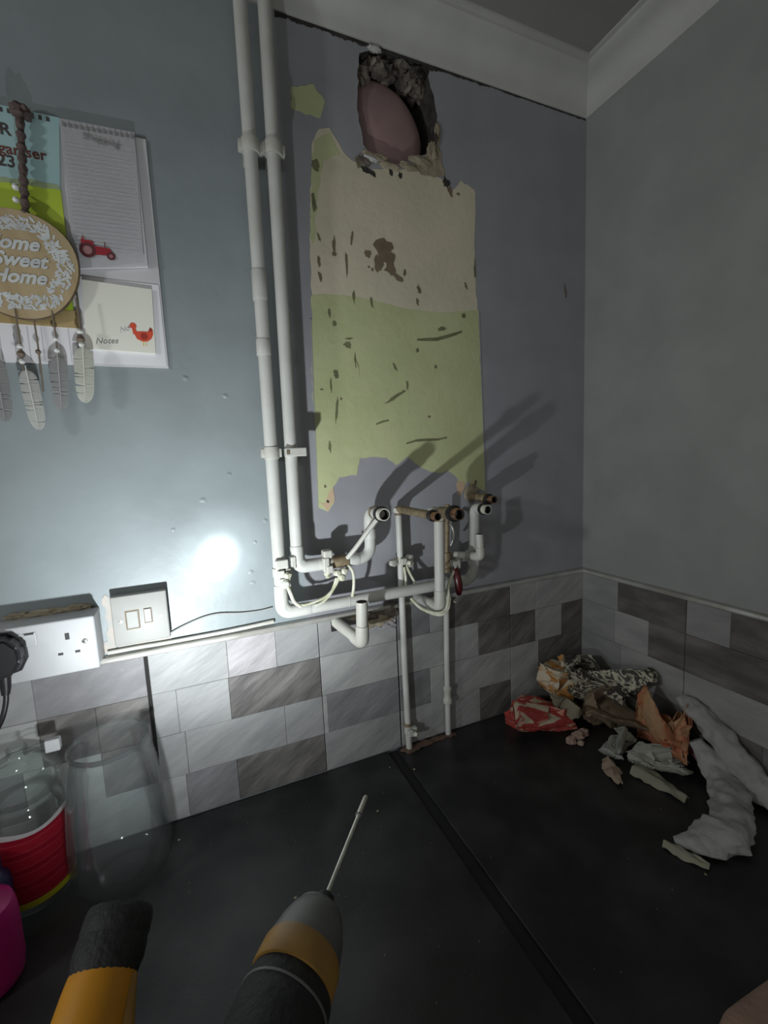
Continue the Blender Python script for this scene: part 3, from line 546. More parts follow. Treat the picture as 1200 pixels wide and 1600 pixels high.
# ------------------------------------------------------------------ electrical fittings
so = thing('double_socket', 'white double plug socket on a deep surface box', 'socket', W(-1210, 0, 350))
bm = bmesh.new(); wbox(bm, -1284, -1138, 0, 44, 350, 438, 3, 3); obj('back_box', bm, M_wplast, so, True)
bm = bmesh.new(); wbox(bm, -1285, -1137, 44.3, 55, 349, 439, 3.5, 3); obj('faceplate', bm, M_wplast, so, True)
for x in (-1244, -1224):
    bm = bmesh.new(); wbox(bm, x-8.5, x+8.5, 54.5, 56.6, 405, 427, 1.2); r_ = obj('rocker_switch', bm, M_wplast, so)
    bm = bmesh.new(); wbox(bm, x-6, x+6, 56.4, 56.9, 424, 426.5); obj('indicator', bm, M_slot, r_)
for cx in (-1254, -1176):
    for nm, x0, x1, z0, z1 in [('earth_slot', -3, 3, 406, 417), ('live_slot', -15, -8, 382, 386), ('neutral_slot', 8, 15, 382, 386)]:
        bm = bmesh.new(); wbox(bm, cx+x0, cx+x1, 54.6, 55.5, z0, z1, .3); obj(nm, bm, M_slot, so)
bm = bmesh.new(); lathe(bm, [(0, 0), (.0042, 0), (.0040, .0012), (.003, .0018), (0, .0019)], W(-1153, 55, 399), FW, 14); sc_ = obj('plate_screw', bm, M_screw, so, True)
bm = bmesh.new(); wbox(bm, -1157, -1149, 56.8, 57.1, 398.4, 399.6); obj('screw_slot', bm, M_slot, sc_)
for i, (x, sx) in enumerate([(-1215, .03), (-1170, .022), (-1250, .02)]):
    bm = bmesh.new(); lump_bm(bm, W(x, 2, 441), (sx, .005, .006), i+90, 3, .5, 2.5); obj('plaster_crumb', bm, M_mort, so, True)
pl = thing('mains_plug', 'black mains plug with cable in the left outlet of the socket', 'plug', W(-1254, 56, 400))
bm = bmesh.new(); ol = [(-1280, 378), (-1276, 420), (-1262, 432), (-1244, 430), (-1231, 414), (-1230, 392), (-1240, 374), (-1262, 368)]
A = [bm.verts.new(W(x, 57, z)) for x, z in ol]; B = [bm.verts.new(W(x, 84, z)) for x, z in ol]; bm.faces.new(A); bm.faces.new(B[::-1]); [bm.faces.new((A[i], B[i], B[(i+1) % 8], A[(i+1) % 8])) for i in range(8)]
bmesh.ops.bevel(bm, geom=list(bm.edges), offset=.005, segments=3, affect='EDGES'); obj('plug_body', bm, M_blackp, pl, True)
bm = bmesh.new(); prism(bm, [(-1280, 374), (-1278, 422), (-1263, 435), (-1243, 433), (-1229, 416), (-1228, 390), (-1238, 371), (-1262, 365)], 55.6, 60); obj('plug_flange', bm, M_blackp, pl)
bm = bmesh.new(); sweep(bm, [W(-1256, 70, 376), W(-1257, 70, 352), W(-1258, 71, 342)], [.0085, .0068, .0055], 12); obj('strain_relief', bm, M_blackp, pl, True)
bm = bmesh.new(); sweep(bm, curve_pts([W(-1257, 70, 352), W(-1259, 72, 330), W(-1266, 74, 306), W(-1280, 72, 280), W(-1300, 70, 240), W(-1330, 65, 150), W(-1352, 62, 40), W(-1360, 64, 4)], 8), .0038, 10); obj('plug_cable', bm, M_blackp, pl, True)
sp_ = thing('switched_spur', 'square white fused switch plate on the wall above the tile trim', 'switch', W(-1075, 0, 366))
bm = bmesh.new(); wbox(bm, -1117, -1032, 0.2, 11, 369, 455, 2.5); obj('back_box', bm, M_wplast2, sp_, True)
bm = bmesh.new(); wbox(bm, -1118, -1031, 11.2, 23, 368, 456, 2.2, 3); obj('faceplate', bm, M_wplast2, sp_, True)
bm = bmesh.new(); wbox(bm, -1096, -1078, 22.5, 24.2, 397, 427, 1); fu = obj('fuse_carrier', bm, M_wplast2, sp_)
bm = bmesh.new(); wbox(bm, -1098, -1076, 22.6, 23.2, 395, 429); obj('carrier_gap', bm, M_scuff, sp_)
bm = bmesh.new(); wbox(bm, -1069, -1056, 22.6, 23.2, 402, 429); obj('rocker_gap', bm, M_scuff, sp_)
bm = bmesh.new(); wbox(bm, -1068, -1057.5, 22.5, 26, 404, 428, 1.2); obj('rocker_switch', bm, M_wplast, sp_)
for x in (-1105, -1043):
    bm = bmesh.new(); lathe(bm, [(0, 0), (.0033, 0), (.003, .0012), (0, .0016)], W(x, 23, 412), FW, 12); s_ = obj('plate_screw', bm, M_screw, sp_, True)
    bm = bmesh.new(); wbox(bm, x-3, x+3, 24.4, 24.8, 411.5, 412.5); obj('screw_slot', bm, M_slot, s_)
M_spill = mat('old_paint_spill', (0.42, 0.36, 0.32), 0.8, col2=(0.34, 0.35, 0.33), scale=60, detail=6)
plate('paint_spill', ragged([(-1142, 352), (-1120, 350), (-1119, 450), (-1128, 458), (-1134, 440), (-1128, 400)], 3, 6, 31), .1, 1.0, M_spill, WALL)
plate('paint_spill', ragged([(-1118, 352), (-1032, 352), (-1030, 364), (-1118, 366)], 3, 6, 32), .1, 1.4, M_spill, WALL)

# ------------------------------------------------------------------ family calendar with its pads
M_card = mat('grey_card', (0.50, 0.49, 0.50), 0.6, col2=(0.56, 0.55, 0.56), scale=10)
M_paper = mat('white_paper', (0.66, 0.65, 0.67), 0.7, col2=(0.72, 0.71, 0.73), scale=7)
M_cream = mat('cream_paper', (0.70, 0.69, 0.60), 0.7, col2=(0.75, 0.74, 0.66), scale=7)
M_sky = mat('printed_sky', (0.30, 0.47, 0.48), 0.55, col2=(0.36, 0.52, 0.53), scale=9)
M_field = mat('printed_field', (0.36, 0.50, 0.035), 0.55, col2=(0.44, 0.56, 0.05), scale=9)
M_haze = mat('printed_haze', (0.33, 0.40, 0.22), 0.55, col2=(0.27, 0.34, 0.2), scale=40)
M_ink = mat('dark_ink', (0.06, 0.05, 0.045), 0.7); M_inkg = mat('grey_ink', (0.22, 0.22, 0.21), 0.7); M_inkr = mat('brown_red_ink', (0.13, 0.04, 0.03), 0.7)
M_line = mat('ruled_line', (0.47, 0.46, 0.49), 0.7); M_faint = mat('faint_rule', (0.575, 0.565, 0.585), 0.7)
M_tred = mat('tractor_red', (0.30, 0.02, 0.03), 0.6); M_tdark = mat('tractor_tyre', (0.10, 0.02, 0.025), 0.7); M_tgrey = mat('tractor_hub', (0.32, 0.16, 0.16), 0.7)
M_hen = mat('hen_red', (0.60, 0.075, 0.035), 0.6); M_hend = mat('hen_dark', (0.32, 0.03, 0.02), 0.6); M_leg = mat('hen_leg', (0.7, 0.5, 0.12), 0.6)
M_gold = mat('gold_card_edge', (0.36, 0.26, 0.11), 0.6, col2=(0.44, 0.33, 0.16), scale=18)
ca = thing('wall_calendar', 'wall organiser calendar with field picture, lined pad and note pad', 'calendar', W(-1100, 0, 846))
bm = bmesh.new(); wbox(bm, -1262, -990, 0.5, 4, 846, 1214, .6); obj('backing_board', bm, M_card, ca)
plate('pad_panel', [(-1112, 850), (-993, 850), (-993, 984), (-1112, 986)], 4.1, 5.2, M_paper, ca)
pic = plate('picture_page', [(-1262, 1100), (-1119, 1108), (-1108, 1216), (-1262, 1216)], 4.2, 8, M_sky, ca)
plate('printed_field', [(-1262, 924), (-1121, 930), (-1118, 1012), (-1118, 1112), (-1190, 1110), (-1262, 1108)], 4.2, 8.1, M_field, pic)
plate('printed_hedge', ragged([(-1262, 1106), (-1190, 1108), (-1119, 1110), (-1119, 1117), (-1150, 1119), (-1200, 1114), (-1262, 1116)], 1.2, 7, 41), 8.05, 8.35, M_haze, pic)
plate('gold_band', [(-1262, 905), (-1116, 903), (-1116, 930), (-1262, 930)], 4.3, 8.6, M_gold, ca)
sh = plate('month_pages', [(-1262, 847), (-1125, 846), (-1118, 904), (-1262, 908)], 4.2, 7.4, M_paper, ca)
for i in range(8):
    x = -1258+i*18; bm = bmesh.new(); wbox(bm, x, x+1.3, 7.4, 7.7, 850, 902); obj('column_rule', bm, M_line, sh)
text('title_line', 'PLANNER', 23, -1172, 8.3, 1176, M_ink, pic, align='RIGHT', weight=.5)
text('title_word', 'Organiser', 21, -1131, 8.3, 1150, M_inkr, pic, align='RIGHT', weight=.4)
text('title_year', '2023', 23, -1171, 8.3, 1132, M_ink, pic, align='RIGHT', weight=.5)
bm = bmesh.new()
for i in range(14):
    x = -1250+i*9.6
    if x > -1112: break
    wbox(bm, x, x+4, 8.0, 8.7, 1207, 1213)
obj('binding_hole', bm, M_ink, pic)
# lined pad, its lower corner curling off
bm = bmesh.new(); nx, nz = 8, 20; G = []
for j in range(nz+1):
    row = []
    for i in range(nx+1):
        u, v = i/nx, j/nz; x = -1108+u*102-3*v-2*u*v; z = 1214-v*(222-18*u)+3*u; off = 10+10*v*v*(.4+.6*u)+2*math.sin(v*5)*u
        row.append(bm.verts.new(W(x, off, z)))
    G.append(row)
for j in range(nz):
    for i in range(nx): bm.faces.new((G[j][i], G[j+1][i], G[j+1][i+1], G[j][i+1]))
bmesh.ops.solidify(bm, geom=bm.faces[:], thickness=.0012); pad = obj('lined_pad', bm, M_paper, ca, True)
bm = bmesh.new()
prism(bm, [(-1108, 1212), (-1006, 1216), (-1006, 1010), (-1106, 996)], 5.2, 8.8); bmesh.ops.triangulate(bm, faces=[f for f in bm.faces if len(f.verts) > 4]); obj('pad_sheets', bm, M_paper, pad)
def padpt(x, z, extra=.1):            # a point on the curled sheet
    v = max(0, min(1, (1214-z)/212)); u = max(0, min(1, (x+1108)/102)); return W(x, 11.2+extra+10*v*v*(.4+.6*u)+2*math.sin(v*5)*u, z)
for k in range(25):
    z0 = 1178-k*6.3; bm = bmesh.new(); vs = []
    for i in range(9):
        x = -1103-3*(k/25)+i*11.6; vs.append((bm.verts.new(padpt(x, z0+i*.3)), bm.verts.new(padpt(x, z0+.7+i*.3))))
    for i in range(8): bm.faces.new((vs[i][0], vs[i+1][0], vs[i+1][1], vs[i][1]))
    obj('ruled_line', bm, M_faint, pad)
bm = bmesh.new()
for i in range(13): 
    c_ = padpt(-1103+i*7.8, 1206+i*.25, .3); box(bm, c_-Vector((.0018, .0004, .0028)), c_+Vector((.0018, .0006, .0028)))
obj('binding_hole', bm, M_inkg, pad)
text('pad_heading', 'Shopping', 14, -1055, 12.6, 1189, M_inkg, pad, shear=.25, rot=math.radians(4))
def disc(bm, x, z, r, mi, pt, n=16, e=.5):
    bm.faces.new([bm.verts.new(pt(x+r*math.cos(2*math.pi*k/n), z+r*math.sin(2*math.pi*k/n), e)) for k in range(n)]).material_index = mi
def poly(bm, pts, mi, pt, e=.5): bm.faces.new([bm.verts.new(pt(x, z, e)) for x, z in pts]).material_index = mi
bm = bmesh.new(); pp = lambda x, z, e: padpt(x, z, e)
poly(bm, [(-1098, 1026), (-1098, 1039), (-1082, 1038), (-1080, 1028), (-1082, 1016), (-1094, 1016)], 0, pp, .7); poly(bm, [(-1084, 1031), (-1058, 1029), (-1056, 1018), (-1084, 1017)], 0, pp, .7)
poly(bm, [(-1066, 1029), (-1064.6, 1029), (-1064.6, 1038), (-1066, 1038)], 1, pp, .7); poly(bm, [(-1096, 1038), (-1094, 1038), (-1094, 1044), (-1096, 1044)], 0, pp, .7)
disc(bm, -1090, 1023, 11.5, 1, pp, 18, .9); disc(bm, -1090, 1023, 6.5, 2, pp, 16, 1.1); disc(bm, -1058, 1017, 6.2, 1, pp, 14, .9); disc(bm, -1058, 1017, 3, 2, pp, 12, 1.1)
o = obj('tractor_print', bm, [M_tred, M_tdark, M_tgrey], pad, label='printed red tractor')
# note pad with the hen
bm = bmesh.new(); prism(bm, [(-1108, 872), (-1008, 869), (-1004, 974), (-1104, 979)], 5.3, 10); np_ = obj('note_pad', bm, M_cream, ca)
text('note_word', 'Notes', 13, -1079, 10.3, 881, M_inkg, np_, shear=.35, rot=math.radians(-4)); text('note_scribble', 'Nd', 12, -1051, 10.3, 902, M_line, np_, shear=.4, rot=math.radians(-20))
wp = lambda x, z, e: W(x, 10+e, z); bm = bmesh.new()
poly(bm, [(-1038, 900), (-1034, 903), (-1026, 904), (-1016, 904), (-1012, 908), (-1009, 907), (-1009, 900), (-1012, 893), (-1018, 888), (-1026, 887), (-1034, 891)], 0, wp); poly(bm, [(-1016, 904), (-1013, 911), (-1010, 909), (-1009, 905)], 1, wp, .7)
poly(bm, [(-1039, 898), (-1040, 910), (-1036, 912), (-1033, 902)], 0, wp, .6); disc(bm, -1038, 912, 5, 0, wp, 14, .7); poly(bm, [(-1043, 911), (-1043, 908.5), (-1046, 909)], 1, wp, .8); disc(bm, -1023, 896, 5.5, 1, wp, 14, .8)
for x in (-1026, -1022): poly(bm, [(x, 888), (x+1.2, 888), (x+1.2, 880), (x, 880)], 2, wp, .6)
obj('hen_print', bm, [M_hen, M_hend, M_leg], np_, label='printed red hen')

# ------------------------------------------------------------------ oval wooden plaque with hanging feathers
M_wood = mat('pale_wood', (0.36, 0.27, 0.145), 0.65, col2=(0.44, 0.34, 0.20), scale=9, detail=6, stretch=((6, 6, 1), (0, 0.3, 0)))
M_bark = mat('bark', (0.10, 0.065, 0.04), 0.9, col2=(0.17, 0.12, 0.07), scale=70, bump=.6)
M_chalk = mat('white_chalk_paint', (0.60, 0.62, 0.62), 0.8, col2=(0.48, 0.50, 0.50), scale=50)
M_rope = mat('dark_macrame', (0.075, 0.055, 0.05), 0.95, col2=(0.14, 0.10, 0.09), scale=160, bump=.8)
M_str = mat('brown_string', (0.18, 0.14, 0.10), 0.9); M_bead = mat('pale_bead', (0.68, 0.68, 0.66), 0.3); M_bead2 = mat('brown_bead', (0.16, 0.12, 0.09), 0.4)
M_fea = mat('grey_feather', (0.56, 0.56, 0.54), 0.75, col2=(0.62, 0.62, 0.59), scale=12); M_fea2 = mat('dark_grey_feather', (0.36, 0.36, 0.36), 0.75, col2=(0.42, 0.42, 0.41), scale=12); M_fea3 = mat('cream_feather', (0.62, 0.63, 0.55), 0.75, col2=(0.68, 0.68, 0.62), scale=12)
dc = thing('hanging_plaque', 'oval wooden plaque with white lettering and feathers hanging over the calendar', 'plaque', W(-1172, 20, 910))
oc = (-1180, 988); OX, OZ = 76, 78
def oval(k, n=48, wob=1.5): return [(oc[0]+OX*k*math.cos(2*math.pi*i/n)+wob*math.sin(3*2*math.pi*i/n), oc[1]+OZ*k*math.sin(2*math.pi*i/n)+wob*math.cos(2*2*math.pi*i/n)) for i in range(n)]
plate('wood_slice', oval(1), 19, 26, M_wood, dc); plate('bark_edge', oval(1.015), 18, 24, M_bark, dc)
# lace border of small brush dabs
bm = bmesh.new(); rnd = random.Random(17)
for i in range(420):
    a = rnd.uniform(0, 2*math.pi); k = rnd.uniform(.66, .92)-.06*abs(math.sin(a*3)); x, z = oc[0]+OX*k*math.cos(a), oc[1]+OZ*k*math.sin(a); r = rnd.uniform(2.2, 4.6); t0 = rnd.uniform(0, 6.3)
    bm.faces.new([bm.verts.new(W(x+r*(1.3*math.cos(t)*math.cos(t0)-.45*math.sin(t)*math.sin(t0)), 26.1+i*.0015, z+r*(1.3*math.cos(t)*math.sin(t0)+.45*math.sin(t)*math.cos(t0)))) for t in [2*math.pi*q/8 for q in range(8)]])
o = obj('lace_border', bm, M_chalk, dc, kind='stuff')
text('plaque_word', 'Home', 27, -1187, 26.8, 1008, M_chalk, dc, shear=.35, weight=.9); text('plaque_word', 'Sweet', 27, -1179, 26.8, 984, M_chalk, dc, shear=.35, weight=.9); text('plaque_word', 'Home', 27, -1183, 26.8, 960, M_chalk, dc, shear=.35, weight=.9)
bm = bmesh.new(); n = 26; pts = [W(-1155-10*(i/n), 20+1.5*math.sin(i*2.1), 1208-150*(i/n)) for i in range(n+1)]; sweep(bm, pts, [.0052+.0016*math.sin(i*2.3) for i in range(n+1)], 10); obj('hanging_cord', bm, M_rope, dc, True)
bm = bmesh.new(); lump_bm(bm, W(-1155, 14, 1209), (.013, .012, .010), 4, 3, .35, 2.5); obj('cord_knot', bm, M_rope, dc, True)
for q in [(-1172, 21, 1098, .005), (-1174, 21, 1080, .0045)]:
    bm = bmesh.new(); lathe(bm, [(0, -q[3]), (q[3]*.7, -q[3]*.7), (q[3], 0), (q[3]*.7, q[3]*.7), (0, q[3])], W(*q[:3]), UP, 12); obj('bead', bm, M_bead, dc, True)
def feather(x, ztop, L, wd, m, off, lean, seed, notches=5):
    rnd = random.Random(seed); n = 70; bm = bmesh.new(); Lf, Rt = [], []
    cuts = {(rnd.choice((0, 1)), rnd.randint(10, n-10)) for _ in range(notches)}
    for i in range(n+1):
        t = i/n; hw = wd/2*(max(0, 1-abs(2*t-1)**5)**.6)*(1-.18*t)+.15; x0 = x+lean*t
        Lf.append((x0-hw*(.45 if (0, i) in cuts else 1), ztop-L*t)); Rt.append((x0+hw*(.45 if (1, i) in cuts else 1), ztop-L*t))
    vs = []
    for (a, z), (b, _) in zip(Lf, Rt):
        mid = (a+b)/2; vs.append([bm.verts.new(W(a, off, z)), bm.verts.new(W(mid, off+2.2, z)), bm.verts.new(W(b, off, z))])
    for i in range(n):
        for k in range(2): bm.faces.new((vs[i][k], vs[i+1][k], vs[i+1][k+1], vs[i][k+1]))
    bmesh.ops.solidify(bm, geom=bm.faces[:], thickness=.0007); f = obj('feather', bm, m, dc)
    bm = bmesh.new(); sweep(bm, [W(x+lean*t, off+2.6, ztop-L*t) for t in (-.06, .3, .6, .92)], [.0009, .0008, .0006, .0003], 6); obj('quill', bm, m, f)
def string(x, z0, z1, off, beads):
    bm = bmesh.new(); sweep(bm, [W(x, off, z0), W(x+1.2, off+.6, (z0+z1)/2), W(x, off, z1)], .0012, 6); s = obj('string', bm, M_str, dc)
    for z, r, m in beads:
        bm = bmesh.new(); lathe(bm, [(0, -r), (r*.7, -r*.7), (r, 0), (r*.7, r*.7), (0, r)], W(x, off, z), UP, 12); obj('bead', bm, m, s, True)
feather(-1188, 832, 92, 26, M_fea, 27, 6, 1, 8); string(-1192, 921, 830, 27, [(866, .0045, M_bead), (855, .006, M_bead2), (844, .0045, M_bead)])
feather(-1110, 870, 88, 29, M_fea3, 28, -6, 2, 7); string(-1112, 944, 868, 28, [(893, .005, M_bead), (881, .0065, M_bead2), (873, .0045, M_bead)])
feather(-1146, 855, 84, 26, M_fea2, 24, -4, 3, 7); string(-1146, 922, 853, 26, [(880, .0042, M_bead), (863, .0042, M_bead)])
feather(-1226, 850, 96, 27, M_fea2, 25, 3, 4, 7); string(-1227, 930, 848, 26, [(876, .0045, M_bead)])
string(-1171, 918, 800, 24, [(860, .004, M_bead2)])

# ------------------------------------------------------------------ clear containers and bottles on the worktop
M_clear = clear_plastic('clear_plastic'); M_clear2 = clear_plastic('clear_plastic_tub', (0.95, 0.97, 0.96))
M_lab = print_mat('red_label_print', [(0.0, (0.42, 0.015, 0.035)), (0.60, (0.42, 0.015, 0.035)), (0.64, (0.62, 0.16, 0.18)), (0.68, (0.42, 0.015, 0.035)), (1.0, (0.34, 0.01, 0.03))], scale=12, kind='WAVE', dist=1.5, rough=.4, bump=.05, coords='Object')
M_yel = mat('yellow_print', (0.55, 0.50, 0.03), 0.45); M_pinkpl = mat('hot_pink_plastic', (0.42, 0.012, 0.15), 0.35, col2=(0.36, 0.01, 0.13), scale=8)
M_navy = mat('navy_plastic', (0.012, 0.013, 0.045), 0.4, col2=(0.018, 0.018, 0.06), scale=8); M_lw = mat('label_white', (0.6, 0.56, 0.56), 0.5)
jr = thing('clear_jar', 'empty clear round-bottomed jar in front of the tile gap', 'jar', W(-1130, 90, 0))
o_, ax = W(-1130, 90, 0), UP
prof = [(0, .002), (.040, .001), (.056, .004), (.066, .014), (.072, .030), (.0745, .055), (.0735, .09), (.070, .14), (.064, .19), (.058, .222), (.0555, .232), (.057, .236), (.057, .240)]
inn = [(max(0, r-.0022), h+.0025 if i < 3 else h) for i, (r, h) in enumerate(prof)][::-1]
bm = bmesh.new(); lathe(bm, prof+inn, o_, ax, 48); obj('jar_wall', bm, M_clear, jr, True)
bm = bmesh.new(); lathe(bm, [(.0575, .233), (.0592, .234), (.0592, .240), (.0575, .2412), (.055, .2408)], o_, ax, 48); obj('jar_rim', bm, M_clear, jr, True)
tb = thing('clear_tub', 'clear plastic bottle with a red label and yellow band', 'bottle', W(-1257, 66, 0))
o_ = W(-1257, 66, 0); prof = [(0, .003), (.040, .001), (.047, .004), (.0505, .012), (.0515, .022), (.0515, .146), (.0500, .157), (.045, .166), (.042, .170), (.042, .174), (.049, .182), (.053, .190), (.053, .208), (.046, .222), (.030, .232), (.016, .238), (.014, .244), (.014, .252)]
inn = [(max(0, r-.0018), h+.002 if i < 3 else h) for i, (r, h) in enumerate(prof)][::-1]
bm = bmesh.new(); lathe(bm, prof+inn, o_, ax, 44); obj('bottle_wall', bm, M_clear2, tb, True)
def band(r, z0, z1, a0, a1, m, name, parent, wob=0.0, n=30, tilt=0.0):
    bm = bmesh.new(); lo, hi = [], []
    for i in range(n+1):
        t = i/n; a = math.radians(a0+(a1-a0)*t); d = Vector((math.cos(a), math.sin(a), 0))*r; e = wob*math.sin(t*9+1)
        lo.append(bm.verts.new(o_+d+Vector((0, 0, z0+tilt*t)))); hi.append(bm.verts.new(o_+d+Vector((0, 0, z1+tilt*t+e))))
    for i in range(n): bm.faces.new((lo[i], lo[i+1], hi[i+1], hi[i]))
    bmesh.ops.solidify(bm, geom=bm.faces[:], thickness=.0004); return obj(name, bm, m, parent, True)
lb = band(.0523, .030, .136, -118, 20, M_lab, 'red_label', tb, .0015)
band(.0524, .020, .030, -122, 22, M_yel, 'yellow_band', lb); band(.0521, .134, .143, -118, 20, M_lw, 'label_border', lb, .003); band(.0522, .030, .124, -150, -120, M_lw, 'label_border', lb, .006)
for a, z, s in [(-132, .060, .010), (-136, .090, .009), (-110, .045, .006)]:
    bm = bmesh.new(); d = Vector((math.cos(math.radians(a)), math.sin(math.radians(a)), 0)); lathe(bm, [(0, 0), (s, 0), (s, .0006), (0, .0006)], o_+d*.0527+Vector((0, 0, z)), d, 14); obj('label_spot', bm, M_lw if s < .007 else M_tred, lb)
bm = bmesh.new(); c_ = o_+Vector((.048, -.006, .246)); box(bm, c_-Vector((.010, .006, .010)), c_+Vector((.010, .006, .010)), .002); obj('white_tab', bm, M_wplast, tb)
bm = bmesh.new(); sweep(bm, [o_+Vector((.010, -.002, .242)), o_+Vector((.026, -.004, .248)), o_+Vector((.042, -.006, .247))], .005, 10); obj('spout', bm, M_clear2, tb, True)
pk = thing('pink_bottle', 'hot pink plastic bottle cut off by the left edge', 'bottle', W(-1276, 198, 0)); o_ = W(-1276, 198, 0)
bm = bmesh.new(); lathe(bm, [(0, 0), (.032, 0), (.038, .006), (.040, .02), (.040, .085), (.039, .100), (.036, .112), (.022, .120), (.016, .124), (0, .124)], o_, ax, 32); obj('bottle_body', bm, M_pinkpl, pk, True)
bm = bmesh.new(); lathe(bm, [(.017, .122), (.019, .124), (.019, .144), (.016, .148), (0, .148)], o_, ax, 20); obj('bottle_cap', bm, M_pinkpl, pk, True)
nv = thing('navy_bottle', 'dark navy bottle behind the pink one at the left edge', 'bottle', W(-1284, 133, 0)); o_ = W(-1284, 133, 0)
bm = bmesh.new(); lathe(bm, [(0, 0), (.018, 0), (.0215, .004), (.022, .012), (.022, .085), (.020, .098), (.013, .108), (.010, .112), (0, .112)], o_, ax, 32); obj('bottle_body', bm, M_navy, nv, True)
bm = bmesh.new(); lathe(bm, [(.011, .111), (.013, .112), (.013, .130), (0, .131)], o_, ax, 20); obj('bottle_cap', bm, M_navy, nv, True)

# ------------------------------------------------------------------ torch (its lamps live here) and drill, both standing on their batteries
M_yellow = mat('tool_yellow', (0.62, 0.27, 0.012), 0.4, col2=(0.52, 0.22, 0.012), scale=16, detail=6, bump=.1)
M_rubber = mat('tool_rubber', (0.011, 0.011, 0.011), 0.65, col2=(0.02, 0.02, 0.02), scale=60, bump=.5, bscale=180)
M_grey = mat('tool_grey', (0.16, 0.16, 0.15), 0.45, col2=(0.10, 0.10, 0.10), scale=22, detail=6); M_steel = mat('bit_steel', (0.72, 0.70, 0.62), 0.3, 0.6, col2=(0.55, 0.53, 0.46), scale=60)
M_amber = mat('amber_band', (0.36, 0.20, 0.045), 0.45, col2=(0.22, 0.12, 0.03), scale=24, detail=6)
M_lens = bpy.data.materials.new('torch_lens'); M_lens.use_nodes = True; b_ = M_lens.node_tree.nodes['Principled BSDF']; b_.inputs['Emission Color'].default_value = (0.85, 0.95, 1, 1); b_.inputs['Emission Strength'].default_value = 3
LP = W(-1067, 435, 255); AIM = (W(-938, 0, 500)-LP).normalized()
def torch():
    t = thing('cordless_torch', 'yellow and black cordless torch aimed at the wall', 'torch', W(-1100, 545, 0))
    bm = bmesh.new(); B = LP-AIM*.004
    lathe(bm, [(.024, .002), (.0275, .004), (.029, .0), (.0295, -.012), (.0285, -.016), (.0295, -.020), (.0295, -.030), (.028, -.035), (.0265, -.046), (.018, -.048)], B, AIM, 36); obj('torch_head', bm, M_rubber, t, True)
    bm = bmesh.new(); lathe(bm, [(0, -.004), (.0245, -.004), (.0245, -.002), (0, -.002)], B, AIM, 30); obj('torch_lens', bm, M_lens, t, label='lit round lens of the torch')
    # yellow housing: rounded shell behind the head that turns down into the handle
    n = 12; path = [B-AIM*.038, B-AIM*.050, B-AIM*.068, B-AIM*.085, B-AIM*.105, B-AIM*.118, B-AIM*.126]
    bm = bmesh.new(); sweep(bm, path, [.0270, .0285, .0295, .0310, .0310, .025, .010], 28); obj('torch_housing', bm, M_yellow, t, True)
    bm = bmesh.new(); h0 = B-AIM*.098; foot = W(-1104, 548, 58)
    sweep(bm, curve_pts([h0, (h0+foot)*.5+Vector((0, .006, 0)), foot], 8), [.024-.006*math.sin(math.pi*i/16) for i in range(17)], 24); obj('torch_handle', bm, M_yellow, t, True)
    bm = bmesh.new(); g0 = h0*.62+foot*.38+Vector((0, -.008, 0)); sweep(bm, [g0+Vector((0, .002, .03)), g0, g0-Vector((0, 0, .035))], [.016, .019, .016], 20); obj('grip_pad', bm, M_rubber, t, True)
    bm = bmesh.new(); box(bm, W(-1140, 505, 30), W(-1068, 595, 60), .008, 3); obj('battery_mount', bm, M_yellow, t, True)
    bm = bmesh.new(); box(bm, W(-1138, 500, 0), W(-1070, 600, 31), .006, 3); obj('battery_pack', bm, M_rubber, t, True)
    side = AIM.cross(UP).normalized()
    bm = bmesh.new(); sweep(bm, [B-AIM*.045+side*.026+UP*.004, B-AIM*.075+side*.031+UP*.004, B-AIM*.10+side*.030], [.004, .006, .004], 10); obj('side_rib', bm, M_amber, t, True)
    for ang, en in TORCH:
        nm, bl = 'torch_light', 1.0
        ld = bpy.data.lights.new(nm, 'SPOT'); ld.energy = en; ld.spot_size = math.radians(ang); ld.spot_blend = bl; ld.shadow_soft_size = .011; ld.color = (0.90, 0.97, 1.0)
        lo = bpy.data.objects.new(nm, ld); COL.objects.link(lo); lo.parent = t
        lo.matrix_basis = Matrix.Translation(-t.location) @ Matrix.Translation(LP+AIM*.006) @ AIM.to_track_quat('-Z', 'Y').to_matrix().to_4x4()
torch()
